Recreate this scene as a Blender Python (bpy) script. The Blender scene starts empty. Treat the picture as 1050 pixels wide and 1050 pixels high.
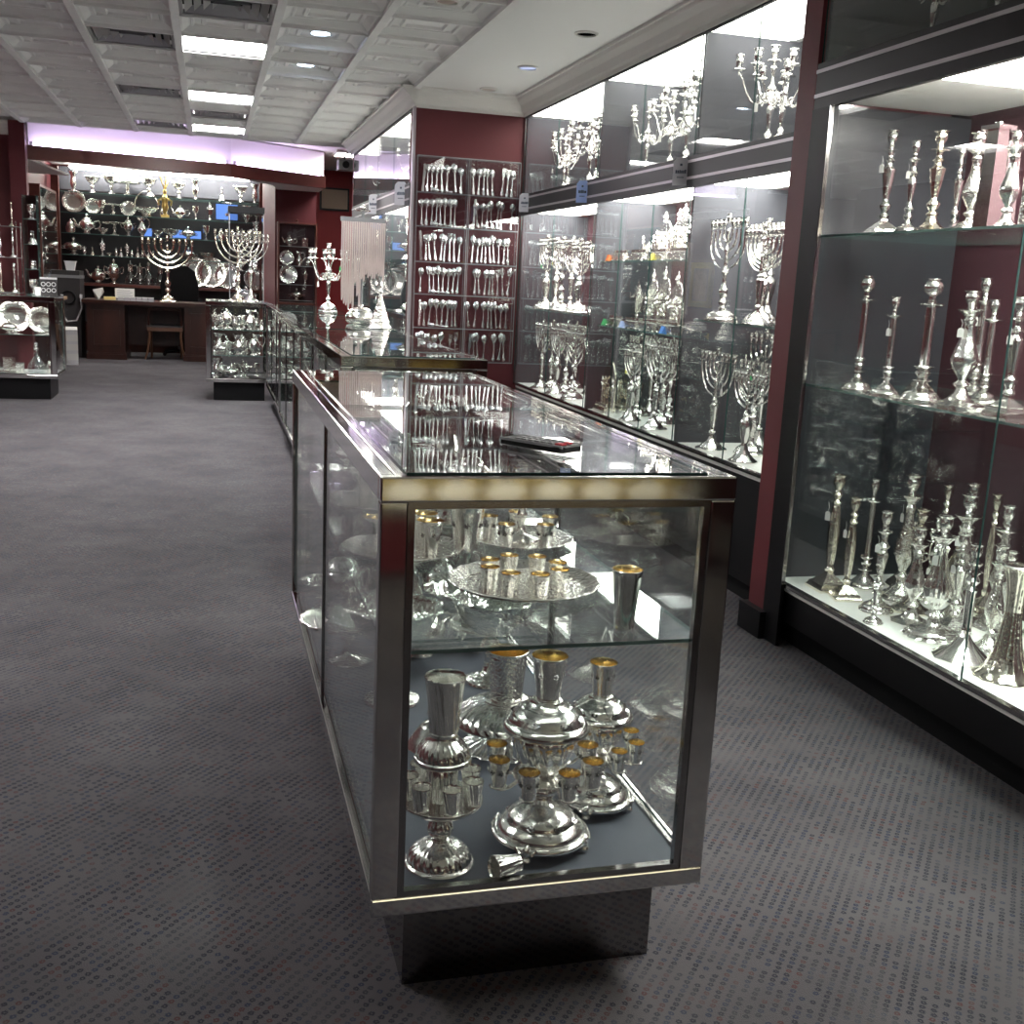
import bpy, math, random
from math import pi, sin, cos, radians, sqrt
from mathutils import Matrix, Vector, Euler
random.seed(7)
scn = bpy.context.scene
COL = scn.collection

# ---------------------------------------------------------------- camera
cam_d = bpy.data.cameras.new('camera')
cam = bpy.data.objects.new('camera', cam_d)
COL.objects.link(cam)
PITCH, YAW, ROLL, CAM_H = radians(11.912), radians(15.8396), radians(2.816), 1.2857
fwd = Vector((sin(YAW) * cos(PITCH), cos(YAW) * cos(PITCH), -sin(PITCH)))
rt = Vector((cos(YAW), -sin(YAW), 0))
upv = rt.cross(fwd)
r2 = cos(ROLL) * rt + sin(ROLL) * upv
u2 = -sin(ROLL) * rt + cos(ROLL) * upv
cam.matrix_world = Matrix(((r2.x, u2.x, -fwd.x, 0), (r2.y, u2.y, -fwd.y, 0), (r2.z, u2.z, -fwd.z, CAM_H), (0, 0, 0, 1)))
cam_d.sensor_width = 36.0
cam_d.lens = 36.0 * 1113.14 / 1050.0
cam_d.clip_start = 0.05
scn.camera = cam

# ---------------------------------------------------------------- world, exposure, lights
world = bpy.data.worlds.new('world')
scn.world = world
world.use_nodes = True
world.node_tree.nodes['Background'].inputs[0].default_value = (0.5, 0.5, 0.55, 1)
world.node_tree.nodes['Background'].inputs[1].default_value = 0.05
scn.view_settings.view_transform = 'Standard'
scn.view_settings.look = 'None'
scn.view_settings.gamma = 1.0
scn.view_settings.use_curve_mapping = False
scn.view_settings.exposure = 0.9
scn.cycles.max_bounces = 14
scn.cycles.glossy_bounces = 6
scn.cycles.diffuse_bounces = 4
scn.cycles.transmission_bounces = 6
scn.cycles.transparent_max_bounces = 32
scn.cycles.sample_clamp_indirect = 6.0
scn.cycles.use_denoising = True
E_TROFFER, E_BAY, E_UPPER, E_TUBE, E_COVE, E_SPOT, E_STICK = 50.0, 16.0, 6.0, 13.0, 9.0, 40.0, 27.0
LIGHT_WHITE = (1.0, 0.97, 0.9)
LIGHT_COOL = (0.93, 0.97, 1.0)
LIGHT_LILAC = (0.82, 0.66, 1.0)

# ---------------------------------------------------------------- materials
def mat(name, color=(0.5, 0.5, 0.5), rough=0.5, metal=0.0, spec=0.5, emit=None, estr=0.0, coat=0.0):
    m = bpy.data.materials.new(name)
    m.use_nodes = True
    b = m.node_tree.nodes['Principled BSDF']
    b.inputs['Base Color'].default_value = (*color, 1)
    b.inputs['Roughness'].default_value = rough
    b.inputs['Metallic'].default_value = metal
    b.inputs['Specular IOR Level'].default_value = spec
    b.inputs['Coat Weight'].default_value = coat
    if emit:
        b.inputs['Emission Color'].default_value = (*emit, 1)
        b.inputs['Emission Strength'].default_value = estr
    return m

def nodes(m):
    nt = m.node_tree
    def N(t, **kw):
        n = nt.nodes.new(t)
        for k, v in kw.items():
            setattr(n, k, v)
        return n
    def L(a, b):
        nt.links.new(a, b)
    return nt, N, L, nt.nodes['Principled BSDF']

def vary(m, c1, c2, scale, detail=4, coord='Object', stretch=None, bump=0.0, rough=None):
    nt, N, L, b = nodes(m)
    tc = N('ShaderNodeTexCoord')
    src = tc.outputs[coord]
    if stretch:
        mp = N('ShaderNodeMapping')
        mp.inputs['Scale'].default_value = stretch
        L(src, mp.inputs['Vector']); src = mp.outputs['Vector']
    nz = N('ShaderNodeTexNoise')
    nz.inputs['Scale'].default_value = scale
    nz.inputs['Detail'].default_value = detail
    L(src, nz.inputs['Vector'])
    rp = N('ShaderNodeValToRGB')
    rp.color_ramp.elements[0].position = 0.3; rp.color_ramp.elements[1].position = 0.7
    rp.color_ramp.elements[0].color = (*c1, 1); rp.color_ramp.elements[1].color = (*c2, 1)
    L(nz.outputs['Fac'], rp.inputs['Fac']); L(rp.outputs['Color'], b.inputs['Base Color'])
    if bump:
        bp = N('ShaderNodeBump')
        bp.inputs['Strength'].default_value = bump; bp.inputs['Distance'].default_value = 0.004
        L(nz.outputs['Fac'], bp.inputs['Height']); L(bp.outputs['Normal'], b.inputs['Normal'])
    return m

def chased(m, scale, dist, strength=0.6):
    """hammered / engraved relief on metal"""
    nt, N, L, b = nodes(m)
    tc = N('ShaderNodeTexCoord')
    v = N('ShaderNodeTexVoronoi'); v.feature = 'SMOOTH_F1'
    v.inputs['Scale'].default_value = scale
    nz = N('ShaderNodeTexNoise'); nz.inputs['Scale'].default_value = scale * 0.6; nz.inputs['Detail'].default_value = 3
    ad = N('ShaderNodeMath', operation='ADD')
    L(tc.outputs['Object'], v.inputs['Vector']); L(tc.outputs['Object'], nz.inputs['Vector'])
    L(v.outputs['Distance'], ad.inputs[0]); L(nz.outputs['Fac'], ad.inputs[1])
    bp = N('ShaderNodeBump'); bp.inputs['Strength'].default_value = strength; bp.inputs['Distance'].default_value = dist
    L(ad.outputs[0], bp.inputs['Height']); L(bp.outputs['Normal'], b.inputs['Normal'])
    return m

def glass(name, tint=(0.97, 0.985, 0.98), f0=0.04, power=5.0, rough=0.0):
    m = bpy.data.materials.new(name); m.use_nodes = True
    nt = m.node_tree
    nt.nodes.clear()
    def N(t, **kw):
        n = nt.nodes.new(t)
        for k, v in kw.items(): setattr(n, k, v)
        return n
    L = nt.links.new
    out = N('ShaderNodeOutputMaterial'); mix = N('ShaderNodeMixShader')
    tr = N('ShaderNodeBsdfTransparent'); gl = N('ShaderNodeBsdfGlossy')
    tr.inputs['Color'].default_value = (*tint, 1); gl.inputs['Roughness'].default_value = rough
    gl.inputs['Color'].default_value = (1, 1, 1, 1)
    geo = N('ShaderNodeNewGeometry')
    dot = N('ShaderNodeVectorMath', operation='DOT_PRODUCT')
    L(geo.outputs['Incoming'], dot.inputs[0]); L(geo.outputs['Normal'], dot.inputs[1])
    ab = N('ShaderNodeMath', operation='ABSOLUTE'); L(dot.outputs['Value'], ab.inputs[0])
    om = N('ShaderNodeMath', operation='SUBTRACT'); om.inputs[0].default_value = 1.0; L(ab.outputs[0], om.inputs[1])
    pw = N('ShaderNodeMath', operation='POWER'); L(om.outputs[0], pw.inputs[0]); pw.inputs[1].default_value = power
    ma = N('ShaderNodeMath', operation='MULTIPLY_ADD'); L(pw.outputs[0], ma.inputs[0])
    ma.inputs[1].default_value = 1 - f0; ma.inputs[2].default_value = f0
    L(ma.outputs[0], mix.inputs['Fac']); L(tr.outputs[0], mix.inputs[1]); L(gl.outputs[0], mix.inputs[2])
    L(mix.outputs[0], out.inputs['Surface'])
    return m

def emitter(name, color, strength):
    return mat(name, (0.9, 0.9, 0.9), 0.6, emit=color, estr=strength)

M = {}
M['silver'] = chased(mat('polished_silver', (0.94, 0.93, 0.90), 0.18, 1.0), 60, 0.0018, 0.5)
M['ornate'] = chased(mat('chased_silver', (0.93, 0.92, 0.88), 0.16, 1.0), 130, 0.0030, 0.85)
M['plain_silver'] = mat('smooth_silver', (0.94, 0.93, 0.9), 0.13, 1.0)
M['warm_silver'] = chased(mat('warm_silver', (0.90, 0.85, 0.74), 0.16, 1.0), 90, 0.0022, 0.6)
M['gold'] = mat('gilt_lining', (0.80, 0.64, 0.34), 0.26, 1.0)
M['brass'] = chased(mat('aged_brass', (0.62, 0.47, 0.16), 0.3, 1.0), 60, 0.002, 0.5)
M['chrome'] = mat('chrome', (0.66, 0.65, 0.63), 0.07, 1.0)
M['dark_chrome'] = mat('dark_chrome', (0.30, 0.29, 0.29), 0.14, 1.0)
M['mirror_kick'] = mat('smoked_mirror', (0.22, 0.21, 0.21), 0.05, 1.0)
M['mirror'] = mat('mirror', (0.75, 0.78, 0.78), 0.03, 1.0)
M['glass'] = glass('clear_glass')
M['shelf_glass'] = glass('shelf_glass', (0.93, 0.965, 0.955), 0.05)
M['glass_edge'] = mat('glass_edge', (0.03, 0.07, 0.065), 0.15)
M['shelf_edge'] = mat('shelf_glass_edge', (0.10, 0.17, 0.16), 0.12)
M['acrylic'] = glass('clear_acrylic', (0.93, 0.94, 0.95), 0.05)
M['acrylic_edge'] = mat('acrylic_edge', (0.24, 0.24, 0.25), 0.2)
M['crystal'] = glass('crystal', (0.80, 0.84, 0.85), 0.16, 3.0, 0.03)
M['black'] = mat('black_laminate', (0.006, 0.006, 0.007), 0.42, spec=0.22)
M['black_matte'] = mat('black_matte', (0.007, 0.007, 0.008), 0.7, spec=0.15)
M['band'] = mat('aubergine_fascia', (0.014, 0.012, 0.016), 0.4, spec=0.3)
M['stripe'] = mat('brushed_strip', (0.45, 0.41, 0.44), 0.35, 0.6)
M['grey_panel'] = vary(mat('grey_fabric_panel', rough=0.8), (0.040, 0.042, 0.052), (0.055, 0.057, 0.068), 3.0)
M['charcoal_panel'] = vary(mat('charcoal_panel', rough=0.35), (0.022, 0.024, 0.030), (0.032, 0.034, 0.041), 3.0)
M['burgundy'] = vary(mat('burgundy_panel', rough=0.7), (0.032, 0.008, 0.014), (0.044, 0.012, 0.019), 2.5)
M['dark_panel'] = mat('dark_panel', (0.012, 0.010, 0.013), 0.4)
M['deck_white'] = mat('white_deck', (0.80, 0.80, 0.78), 0.5)
M['deck_grey'] = vary(mat('slate_deck', rough=0.65), (0.070, 0.080, 0.104), (0.088, 0.098, 0.125), 6.0)
M['red'] = vary(mat('red_wall_paint', rough=0.62), (0.082, 0.006, 0.011), (0.096, 0.008, 0.013), 1.6)
M['red_bright'] = mat('bright_red_paint', (0.30, 0.018, 0.022), 0.6)
M['pillar_red'] = mat('maroon_pillar', (0.125, 0.013, 0.020), 0.5)
M['white_paint'] = mat('white_ceiling_paint', (0.76, 0.76, 0.76), 0.8)
M['tile_white'] = vary(mat('ceiling_tile', rough=0.75), (0.72, 0.72, 0.72), (0.80, 0.80, 0.79), 5.0)
M['moulding'] = mat('moulding_paint', (0.68, 0.67, 0.65), 0.6)
M['cove_paint'] = mat('cove_paint', (0.75, 0.72, 0.76), 0.8)
M['wood'] = vary(mat('dark_mahogany', rough=0.32), (0.022, 0.006, 0.004), (0.048, 0.013, 0.008), 9.0, 5, stretch=(1, 1, 0.12))
M['beam_wood'] = vary(mat('beam_mahogany', rough=0.35), (0.085, 0.022, 0.016), (0.14, 0.040, 0.030), 7.0, 5, stretch=(0.12, 1, 1))
M['chair_wood'] = mat('brown_chair_wood', (0.10, 0.045, 0.025), 0.35)
M['tan_wood'] = mat('tan_wood', (0.30, 0.19, 0.11), 0.45)
M['paper'] = mat('white_paper', (0.78, 0.78, 0.76), 0.8)
M['tag_grey'] = mat('grey_tag', (0.42, 0.42, 0.46), 0.6)
M['tag_blue'] = mat('pale_blue_tag', (0.33, 0.45, 0.80), 0.6)
M['ink'] = mat('dark_ink', (0.04, 0.05, 0.08), 0.7)
M['yellow_pad'] = mat('yellow_pad', (0.75, 0.58, 0.22), 0.7)
M['green_tag'] = mat('green_sticker', (0.03, 0.42, 0.12), 0.6)
M['yellow_tag'] = mat('yellow_sticker', (0.75, 0.68, 0.10), 0.6)
M['orange_tag'] = mat('orange_sticker', (0.85, 0.22, 0.06), 0.6)
M['blue_tag'] = mat('blue_sticker', (0.04, 0.22, 0.65), 0.6)
M['screen'] = mat('blue_screen', (0.02, 0.04, 0.12), 0.2, emit=(0.16, 0.33, 0.85), estr=0.55)
M['off_lens'] = mat('unlit_downlight', (0.004, 0.004, 0.004), 0.9, spec=0.0)
M['blue_lens'] = emitter('dim_blue_lens', (0.30, 0.45, 1.0), 0.45)
M['grey_plastic'] = mat('grey_plastic', (0.20, 0.20, 0.21), 0.45)
M['dark_grey'] = mat('dark_grey_vinyl', (0.035, 0.032, 0.034), 0.45)
M['white_plastic'] = mat('white_plastic', (0.70, 0.70, 0.72), 0.5)
M['red_key'] = mat('red_key', (0.55, 0.02, 0.04), 0.5)
M['blue_pale'] = mat('pale_blue_plastic', (0.35, 0.45, 0.62), 0.5)
M['pearl'] = chased(mat('chain_strands', (0.62, 0.52, 0.50), 0.35, 0.6), 220, 0.003, 0.8)
M['canvas'] = vary(mat('painted_canvas', rough=0.7), (0.28, 0.20, 0.14), (0.45, 0.36, 0.28), 14.0)
M['beige_board'] = mat('beige_board', (0.42, 0.33, 0.25), 0.7)
M['vent'] = mat('vent_metal', (0.33, 0.33, 0.34), 0.35, 0.7)
M['troffer'] = emitter('troffer_diffuser', (1.0, 0.985, 0.96), E_TROFFER)
M['office_light'] = emitter('office_diffuser', (1.0, 0.97, 0.92), 22.0)
M['bay_light'] = emitter('bay_light_diffuser', LIGHT_WHITE, E_BAY)
M['stick_light'] = emitter('candlestick_cabinet_diffuser', LIGHT_WHITE, E_STICK)
M['added_case_light'] = emitter('added_case_diffuser', (1.0, 0.88, 0.60), 1.6)  # warm glow for the counter added behind the viewpoint
M['added_maroon_base'] = mat('added_counter_base', (0.16, 0.012, 0.018), 0.5)  # red of the added counter, for its reflection in the chrome
M['upper_light'] = emitter('upper_light_diffuser', LIGHT_WHITE, E_UPPER)
M['tube'] = emitter('fluorescent_tube', LIGHT_WHITE, E_TUBE)
M['cove_tube'] = emitter('lilac_tube', LIGHT_LILAC, E_COVE)
M['spot_lens'] = emitter('downlight_lens', (0.62, 0.78, 1.0), E_SPOT)
M['warm_lens'] = mat('frosted_lens', (0.45, 0.36, 0.32), 0.5)

def carpet_material():
    m = mat('patterned_carpet', rough=0.95, spec=0.1)
    nt, N, L, b = nodes(m)
    tc = N('ShaderNodeTexCoord')
    mp = N('ShaderNodeMapping'); mp.inputs['Rotation'].default_value = (0, 0, radians(41))
    L(tc.outputs['Object'], mp.inputs['Vector'])
    sx = N('ShaderNodeSeparateXYZ'); L(mp.outputs['Vector'], sx.inputs[0])
    def MA(op, a, bb=None, c=None):
        n = N('ShaderNodeMath', operation=op)
        for i, v in enumerate((a, bb, c)):
            if v is None: continue
            if isinstance(v, (int, float)): n.inputs[i].default_value = v
            else: L(v, n.inputs[i])
        return n.outputs[0]
    px, py = 0.0205, 0.0148
    v = MA('DIVIDE', sx.outputs['Y'], py)
    row = MA('FLOOR', v)
    off = MA('MULTIPLY', MA('MODULO', row, 2.0), 0.06)
    u = MA('ADD', MA('DIVIDE', sx.outputs['X'], px), off)
    colm = MA('FLOOR', u)
    fu = MA('SUBTRACT', MA('SUBTRACT', u, colm), 0.5)
    fv = MA('SUBTRACT', MA('SUBTRACT', v, row), 0.5)
    cmb = N('ShaderNodeCombineXYZ'); L(colm, cmb.inputs[0]); L(row, cmb.inputs[1])
    wn = N('ShaderNodeTexWhiteNoise'); wn.noise_dimensions = '2D'; L(cmb.outputs[0], wn.inputs['Vector'])
    d = MA('SQRT', MA('ADD', MA('MULTIPLY', MA('MULTIPLY', fu, fu), 1.9), MA('MULTIPLY', fv, fv)))
    ring = MA('ABSOLUTE', MA('SUBTRACT', d, 0.24))
    fine = N('ShaderNodeTexNoise'); fine.inputs['Scale'].default_value = 380; fine.inputs['Detail'].default_value = 2
    L(tc.outputs['Object'], fine.inputs['Vector'])
    rr = MA('ADD', ring, MA('MULTIPLY', MA('SUBTRACT', fine.outputs['Fac'], 0.5), 0.60))
    mask = N('ShaderNodeMapRange'); mask.inputs['From Min'].default_value = 0.19; mask.inputs['From Max'].default_value = 0.08
    L(rr, mask.inputs['Value'])
    # one in nine rings worn away, some reddish
    keep = MA('GREATER_THAN', wn.outputs['Value'], 0.12)
    fac = MA('MULTIPLY', MA('MULTIPLY', mask.outputs['Result'], keep), 0.80)
    pt = N('ShaderNodeTexNoise'); pt.inputs['Scale'].default_value = 9.0; pt.inputs['Detail'].default_value = 4
    L(tc.outputs['Object'], pt.inputs['Vector'])
    pr = N('ShaderNodeMapRange'); pr.inputs['From Min'].default_value = 0.30; pr.inputs['From Max'].default_value = 0.58; pr.inputs['To Min'].default_value = 0.25
    L(pt.outputs['Fac'], pr.inputs['Value'])
    fac = MA('MULTIPLY', fac, pr.outputs['Result'])
    dots = N('ShaderNodeValToRGB'); cr = dots.color_ramp; cr.interpolation = 'CONSTANT'
    cr.elements[0].color = (0.020, 0.021, 0.038, 1); cr.elements[1].position = 0.62; cr.elements[1].color = (0.026, 0.034, 0.070, 1)
    e = cr.elements.new(0.86); e.color = (0.090, 0.035, 0.038, 1)
    L(wn.outputs['Value'], dots.inputs['Fac'])
    big = N('ShaderNodeTexNoise'); big.inputs['Scale'].default_value = 2.3; big.inputs['Detail'].default_value = 5
    L(tc.outputs['Object'], big.inputs['Vector'])
    base = N('ShaderNodeValToRGB'); base.color_ramp.elements[0].position = 0.32; base.color_ramp.elements[1].position = 0.72
    base.color_ramp.elements[0].color = (0.094, 0.088, 0.095, 1); base.color_ramp.elements[1].color = (0.134, 0.126, 0.134, 1)
    L(big.outputs['Fac'], base.inputs['Fac'])
    mx = N('ShaderNodeMix', data_type='RGBA')
    L(fac, mx.inputs['Factor']); L(base.outputs['Color'], mx.inputs['A']); L(dots.outputs['Color'], mx.inputs['B'])
    L(mx.outputs['Result'], b.inputs['Base Color'])
    bp = N('ShaderNodeBump'); bp.inputs['Strength'].default_value = 0.5; bp.inputs['Distance'].default_value = 0.004
    L(fine.outputs['Fac'], bp.inputs['Height']); L(bp.outputs['Normal'], b.inputs['Normal'])
    return m
M['carpet'] = carpet_material()

# ---------------------------------------------------------------- mesh helpers
class MB:
    def __init__(s):
        s.v, s.f, s.m = [], [], []
    def add(s, v, f, mi=0, X=None):
        o = len(s.v)
        s.v += [tuple(X @ Vector(p)) for p in v] if X else list(v)
        s.f += [tuple(i + o for i in q) for q in f]
        s.m += [mi] * len(f) if isinstance(mi, int) else list(mi)
        return s
    def bx(s, x0, x1, y0, y1, z0, z1, mi=0, X=None):
        v = [(x0, y0, z0), (x1, y0, z0), (x1, y1, z0), (x0, y1, z0), (x0, y0, z1), (x1, y0, z1), (x1, y1, z1), (x0, y1, z1)]
        f = [(3, 2, 1, 0), (4, 5, 6, 7), (0, 1, 5, 4), (1, 2, 6, 5), (2, 3, 7, 6), (3, 0, 4, 7)]
        return s.add(v, f, mi, X)
    def pane(s, x0, x1, y0, y1, z0, z1, mi=0, edge=1):
        """glass sheet: faces of the thin axis get material mi, the rim faces get the edge material"""
        d = [x1 - x0, y1 - y0, z1 - z0]; k = d.index(min(d))
        e = {0: [edge, edge, edge, mi, edge, mi], 1: [edge, edge, mi, edge, mi, edge], 2: [mi, mi, edge, edge, edge, edge]}[k]
        return s.bx(x0, x1, y0, y1, z0, z1, e)
    def lathe(s, prof, seg=24, X=None, mi=0, fl=None, rot=0.0, sy=1.0, cap=True):
        """prof: (radius, z) pairs; fl(angle, z) multiplies the radius"""
        v, f = [], []
        for (r, z) in prof:
            for k in range(seg):
                a = 2 * pi * k / seg + rot
                q = r * (fl(a, z) if fl else 1.0)
                v.append((q * cos(a), q * sin(a) * sy, z))
        n = len(prof)
        for i in range(n - 1):
            for k in range(seg):
                k2 = (k + 1) % seg
                f.append((i * seg + k, i * seg + k2, (i + 1) * seg + k2, (i + 1) * seg + k))
        if cap and prof[0][0] > 1e-5: f.append(tuple(reversed(range(seg))))
        if cap and prof[-1][0] > 1e-5: f.append(tuple((n - 1) * seg + k for k in range(seg)))
        return s.add(v, f, mi, X)
    def tube(s, pts, r, seg=8, mi=0, X=None, cap=True):
        pts = [Vector(p) for p in pts]
        n = len(pts); v, f = [], []
        rs = r if isinstance(r, (list, tuple)) else [r] * n
        t0 = (pts[1] - pts[0]).normalized()
        ref = Vector((0, 0, 1)) if abs(t0.z) < 0.9 else Vector((1, 0, 0))
        nv = (ref - t0 * ref.dot(t0)).normalized()
        for i in range(n):
            t = (pts[min(i + 1, n - 1)] - pts[max(i - 1, 0)]).normalized()
            nv = (nv - t * nv.dot(t)).normalized()
            bv = t.cross(nv)
            for k in range(seg):
                a = 2 * pi * k / seg
                v.append(tuple(pts[i] + (nv * cos(a) + bv * sin(a)) * rs[i]))
        for i in range(n - 1):
            for k in range(seg):
                k2 = (k + 1) % seg
                f.append((i * seg + k, i * seg + k2, (i + 1) * seg + k2, (i + 1) * seg + k))
        if cap:
            f.append(tuple(reversed(range(seg)))); f.append(tuple((n - 1) * seg + k for k in range(seg)))
        return s.add(v, f, mi, X)
    def prism(s, poly, z0, z1, mi=0, X=None):
        n = len(poly)
        v = [(p[0], p[1], z0) for p in poly] + [(p[0], p[1], z1) for p in poly]
        f = [tuple(reversed(range(n))), tuple(range(n, 2 * n))] + [(i, (i + 1) % n, n + (i + 1) % n, n + i) for i in range(n)]
        return s.add(v, f, mi, X)
    def mesh(s, name, mats, smooth=True, angle=38):
        me = bpy.data.meshes.new(name)
        me.from_pydata(s.v, [], s.f); me.validate(); me.update()
        for m in (mats if isinstance(mats, (list, tuple)) else [mats]):
            me.materials.append(M[m] if isinstance(m, str) else m)
        if len(me.polygons) == len(s.m):
            me.polygons.foreach_set('material_index', s.m)
        if smooth:
            me.polygons.foreach_set('use_smooth', [True] * len(me.polygons))
            me.set_sharp_from_angle(angle=radians(angle))
        return me

def smooth_prof(p, n=3):
    """Catmull-Rom through the profile; a point written twice stays sharp"""
    out = []
    for i in range(len(p) - 1):
        a, b = p[i], p[i + 1]
        if a == b: continue
        pa = p[i - 1] if i > 0 and p[i - 1] != a else a
        pb = p[i + 2] if i + 2 < len(p) and p[i + 2] != b else b
        for k in range(n):
            t = k / n; t2, t3 = t * t, t * t * t
            out.append(tuple(max(0.0, 0.5 * (2 * a[j] + (b[j] - pa[j]) * t + (2 * pa[j] - 5 * a[j] + 4 * b[j] - pb[j]) * t2 + (3 * a[j] - pa[j] - 3 * b[j] + pb[j]) * t3)) if j == 0
                             else 0.5 * (2 * a[j] + (b[j] - pa[j]) * t + (2 * pa[j] - 5 * a[j] + 4 * b[j] - pb[j]) * t2 + (3 * a[j] - pa[j] - 3 * b[j] + pb[j]) * t3) for j in (0, 1)))
    out.append(p[-1])
    return out

def obj(name, me, parent=None, loc=None, rot=None, X=None):
    o = bpy.data.objects.new(name, me); COL.objects.link(o)
    if parent: o.parent = parent
    if X is not None: o.matrix_local = X
    if loc: o.location = loc
    if rot: o.rotation_euler = rot
    return o

def tag(o, label, cat, group=None, kind=None):
    if label: o['label'] = label
    if cat: o['category'] = cat
    if group: o['group'] = group
    if kind: o['kind'] = kind
    return o

def thing(name, label, cat, loc=(0, 0, 0), rz=0.0, group=None):
    o = bpy.data.objects.new(name, None); COL.objects.link(o)
    o.empty_display_size = 0.05
    o.location = loc; o.rotation_euler = (0, 0, rz)
    return tag(o, label, cat, group)

def struct(name, mb, mats, smooth=False):
    o = obj(name, mb.mesh(name, mats, smooth)); o['kind'] = 'structure'
    return o

class Proto:
    """one kind of thing: parts that share their meshes between all copies"""
    def __init__(s, name, cat):
        s.name, s.cat, s.parts = name, cat, []
    def part(s, name, me, X=None, subs=(), label=None):
        s.parts.append((name, me, X, subs, label)); return s
    def place(s, label, loc, rz=0.0, sc=1.0, group=None, rot=None):
        if len(s.parts) == 1 and not s.parts[0][3]:
            o = obj(s.name, s.parts[0][1]); tag(o, label, s.cat, group)
        else:
            o = thing(s.name, label, s.cat, (0, 0, 0), 0, group)
            for (n, me, X, subs, lb) in s.parts:
                p = obj(n, me, o, X=X)
                if lb: p['label'] = lb
                for (sn, sme, sX) in subs:
                    obj(sn, sme, p, X=sX)
        o.location = loc
        o.rotation_euler = rot if rot else (0, 0, rz)
        o.scale = (sc, sc, sc) if not isinstance(sc, tuple) else sc
        return o

ORD = ['first', 'second', 'third', 'fourth', 'fifth', 'sixth', 'seventh', 'eighth', 'ninth', 'tenth', 'eleventh', 'twelfth', 'thirteenth', 'fourteenth', 'fifteenth', 'sixteenth']
def T(x, y, z): return Matrix.Translation((x, y, z))
def RZ(a): return Matrix.Rotation(a, 4, 'Z')
def RX(a): return Matrix.Rotation(a, 4, 'X')
def RY(a): return Matrix.Rotation(a, 4, 'Y')

# ================================================================ THE SETTING
CEIL = 2.55
XR, YS, YB = 2.15, 7.72, 11.55      # menorah wall plane, spoon wall, end of the coffered ceiling
XG = 1.36                            # edge of the coffered ceiling
mb = MB().bx(-3.3, 3.0, -2.7, 18.2, -0.05, 0.0)
struct('floor', mb, 'carpet')

def coffered():
    m = MB()
    P, x_hi, y0 = 0.505, XG, 5.24 - 0.495 * 15
    rings = [(0.0, 0.0), (0.014, 0.0), (0.018, 0.014), (0.030, 0.019), (0.062, 0.056), (0.070, 0.058), (0.074, 0.050), (0.086, 0.050), (0.092, 0.068), (0.126, 0.068), (0.132, 0.046), (0.150, 0.046), (0.157, 0.068), (0.20, 0.070)]
    rings = [(r, z * 0.62) for r, z in rings]
    ny = 28
    for i in range(9):
        for j in range(ny):
            xa, xb = x_hi - P * (i + 1), x_hi - P * i
            ya, yb = y0 + 0.495 * j, y0 + 0.495 * (j + 1)
            if (i, j) in HOLES: continue
            v, f = [], []
            for (ins, dz) in rings:
                ins = min(ins, 0.20)
                v += [(xa + ins, ya + ins, CEIL + dz), (xb - ins, ya + ins, CEIL + dz), (xb - ins, yb - ins, CEIL + dz), (xa + ins, yb - ins, CEIL + dz)]
            for r in range(len(rings) - 1):
                for k in range(4):
                    k2 = (k + 1) % 4
                    f.append((r * 4 + k, (r + 1) * 4 + k, (r + 1) * 4 + k2, r * 4 + k2))
            n = (len(rings) - 1) * 4
            f.append((n, n + 3, n + 2, n + 1))
            m.add(v, f)
    # bars between the tiles
    for i in range(10):
        x = x_hi - P * i
        m.bx(x - 0.021, x + 0.021, y0, YB, CEIL - 0.018, CEIL + 0.001)
    for j in range(ny):
        y = y0 + 0.495 * j
        m.bx(x_hi - P * 9, x_hi, y - 0.012, y + 0.012, CEIL - 0.010, CEIL + 0.001)
    m.bx(x_hi - P * 9, x_hi + 0.02, y0, YB, CEIL + 0.100, CEIL + 0.125)
    return m
def tile(i, j):
    """world rectangle of ceiling tile column i (from the right), row j"""
    return XG - 0.505 * (i + 1), XG - 0.505 * i, 5.24 - 0.495 * 15 + 0.495 * j, 5.24 - 0.495 * 15 + 0.495 * (j + 1)
LIGHT_TILES = [(2, 18), (2, 22), (2, 26), (6, 20), (5, 11)]  # last entry: unseen panel added to brighten the near left carpet
VENT_TILES = [(2, 16), (2, 24), (3, 18), (3, 22), (3, 26)]
HOLES = set(LIGHT_TILES) | set(VENT_TILES)
struct('ceiling', coffered(), 'tile_white')
mb = MB().bx(XG, 3.0, -2.7, YS + 0.4, CEIL, CEIL + 0.1)
o = struct('ceiling_soffit', mb, 'white_paint')
mb = MB().bx(-3.3, 3.0, YB + 0.0, 18.2, 2.676, 2.72)
struct('ceiling_rear', mb, 'white_paint')

struct('wall_right', MB().bx(2.85, 2.95, -2.7, YS + 0.02, 0, CEIL), 'burgundy')
struct('wall_left', MB().bx(-3.3, -3.2, -2.7, 11.7, 0, CEIL), 'red')
struct('wall_front', MB().bx(-3.3, 3.0, -2.75, -2.65, 0, CEIL), 'red')
struct('wall_spoon', MB().bx(XG + 0.0, 2.95, YS + 0.02, YS + 0.14, 0, CEIL), 'red')
struct('wall_rear', MB().bx(-3.3, 3.0, 18.0, 18.1, 0, 2.7), 'red')
struct('wall_alcove', MB().bx(-3.3, -1.74, 11.68, 11.8, 0, CEIL + 0.1), 'red')
struct('wall_alcove_side', MB().bx(-2.32, -2.22, 11.8, 18.0, 0, 2.7), 'red')
struct('wall_niche', MB().bx(0.78, 1.27, 13.9, 14.0, 0, 2.66).bx(0.78, 0.88, 14.0, 17.4, 0, 2.66), 'red')
struct('wall_corridor', MB().bx(1.2, 2.9, 15.5, 15.6, 0, 2.66), 'red_bright')
struct('wall_corridor_side', MB().bx(1.98, 2.08, 11.2, 15.5, 0, 2.66), 'red')
struct('column_alcove', MB().bx(-1.80, -1.66, 11.56, 11.70, 0, CEIL), 'red')
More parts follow.
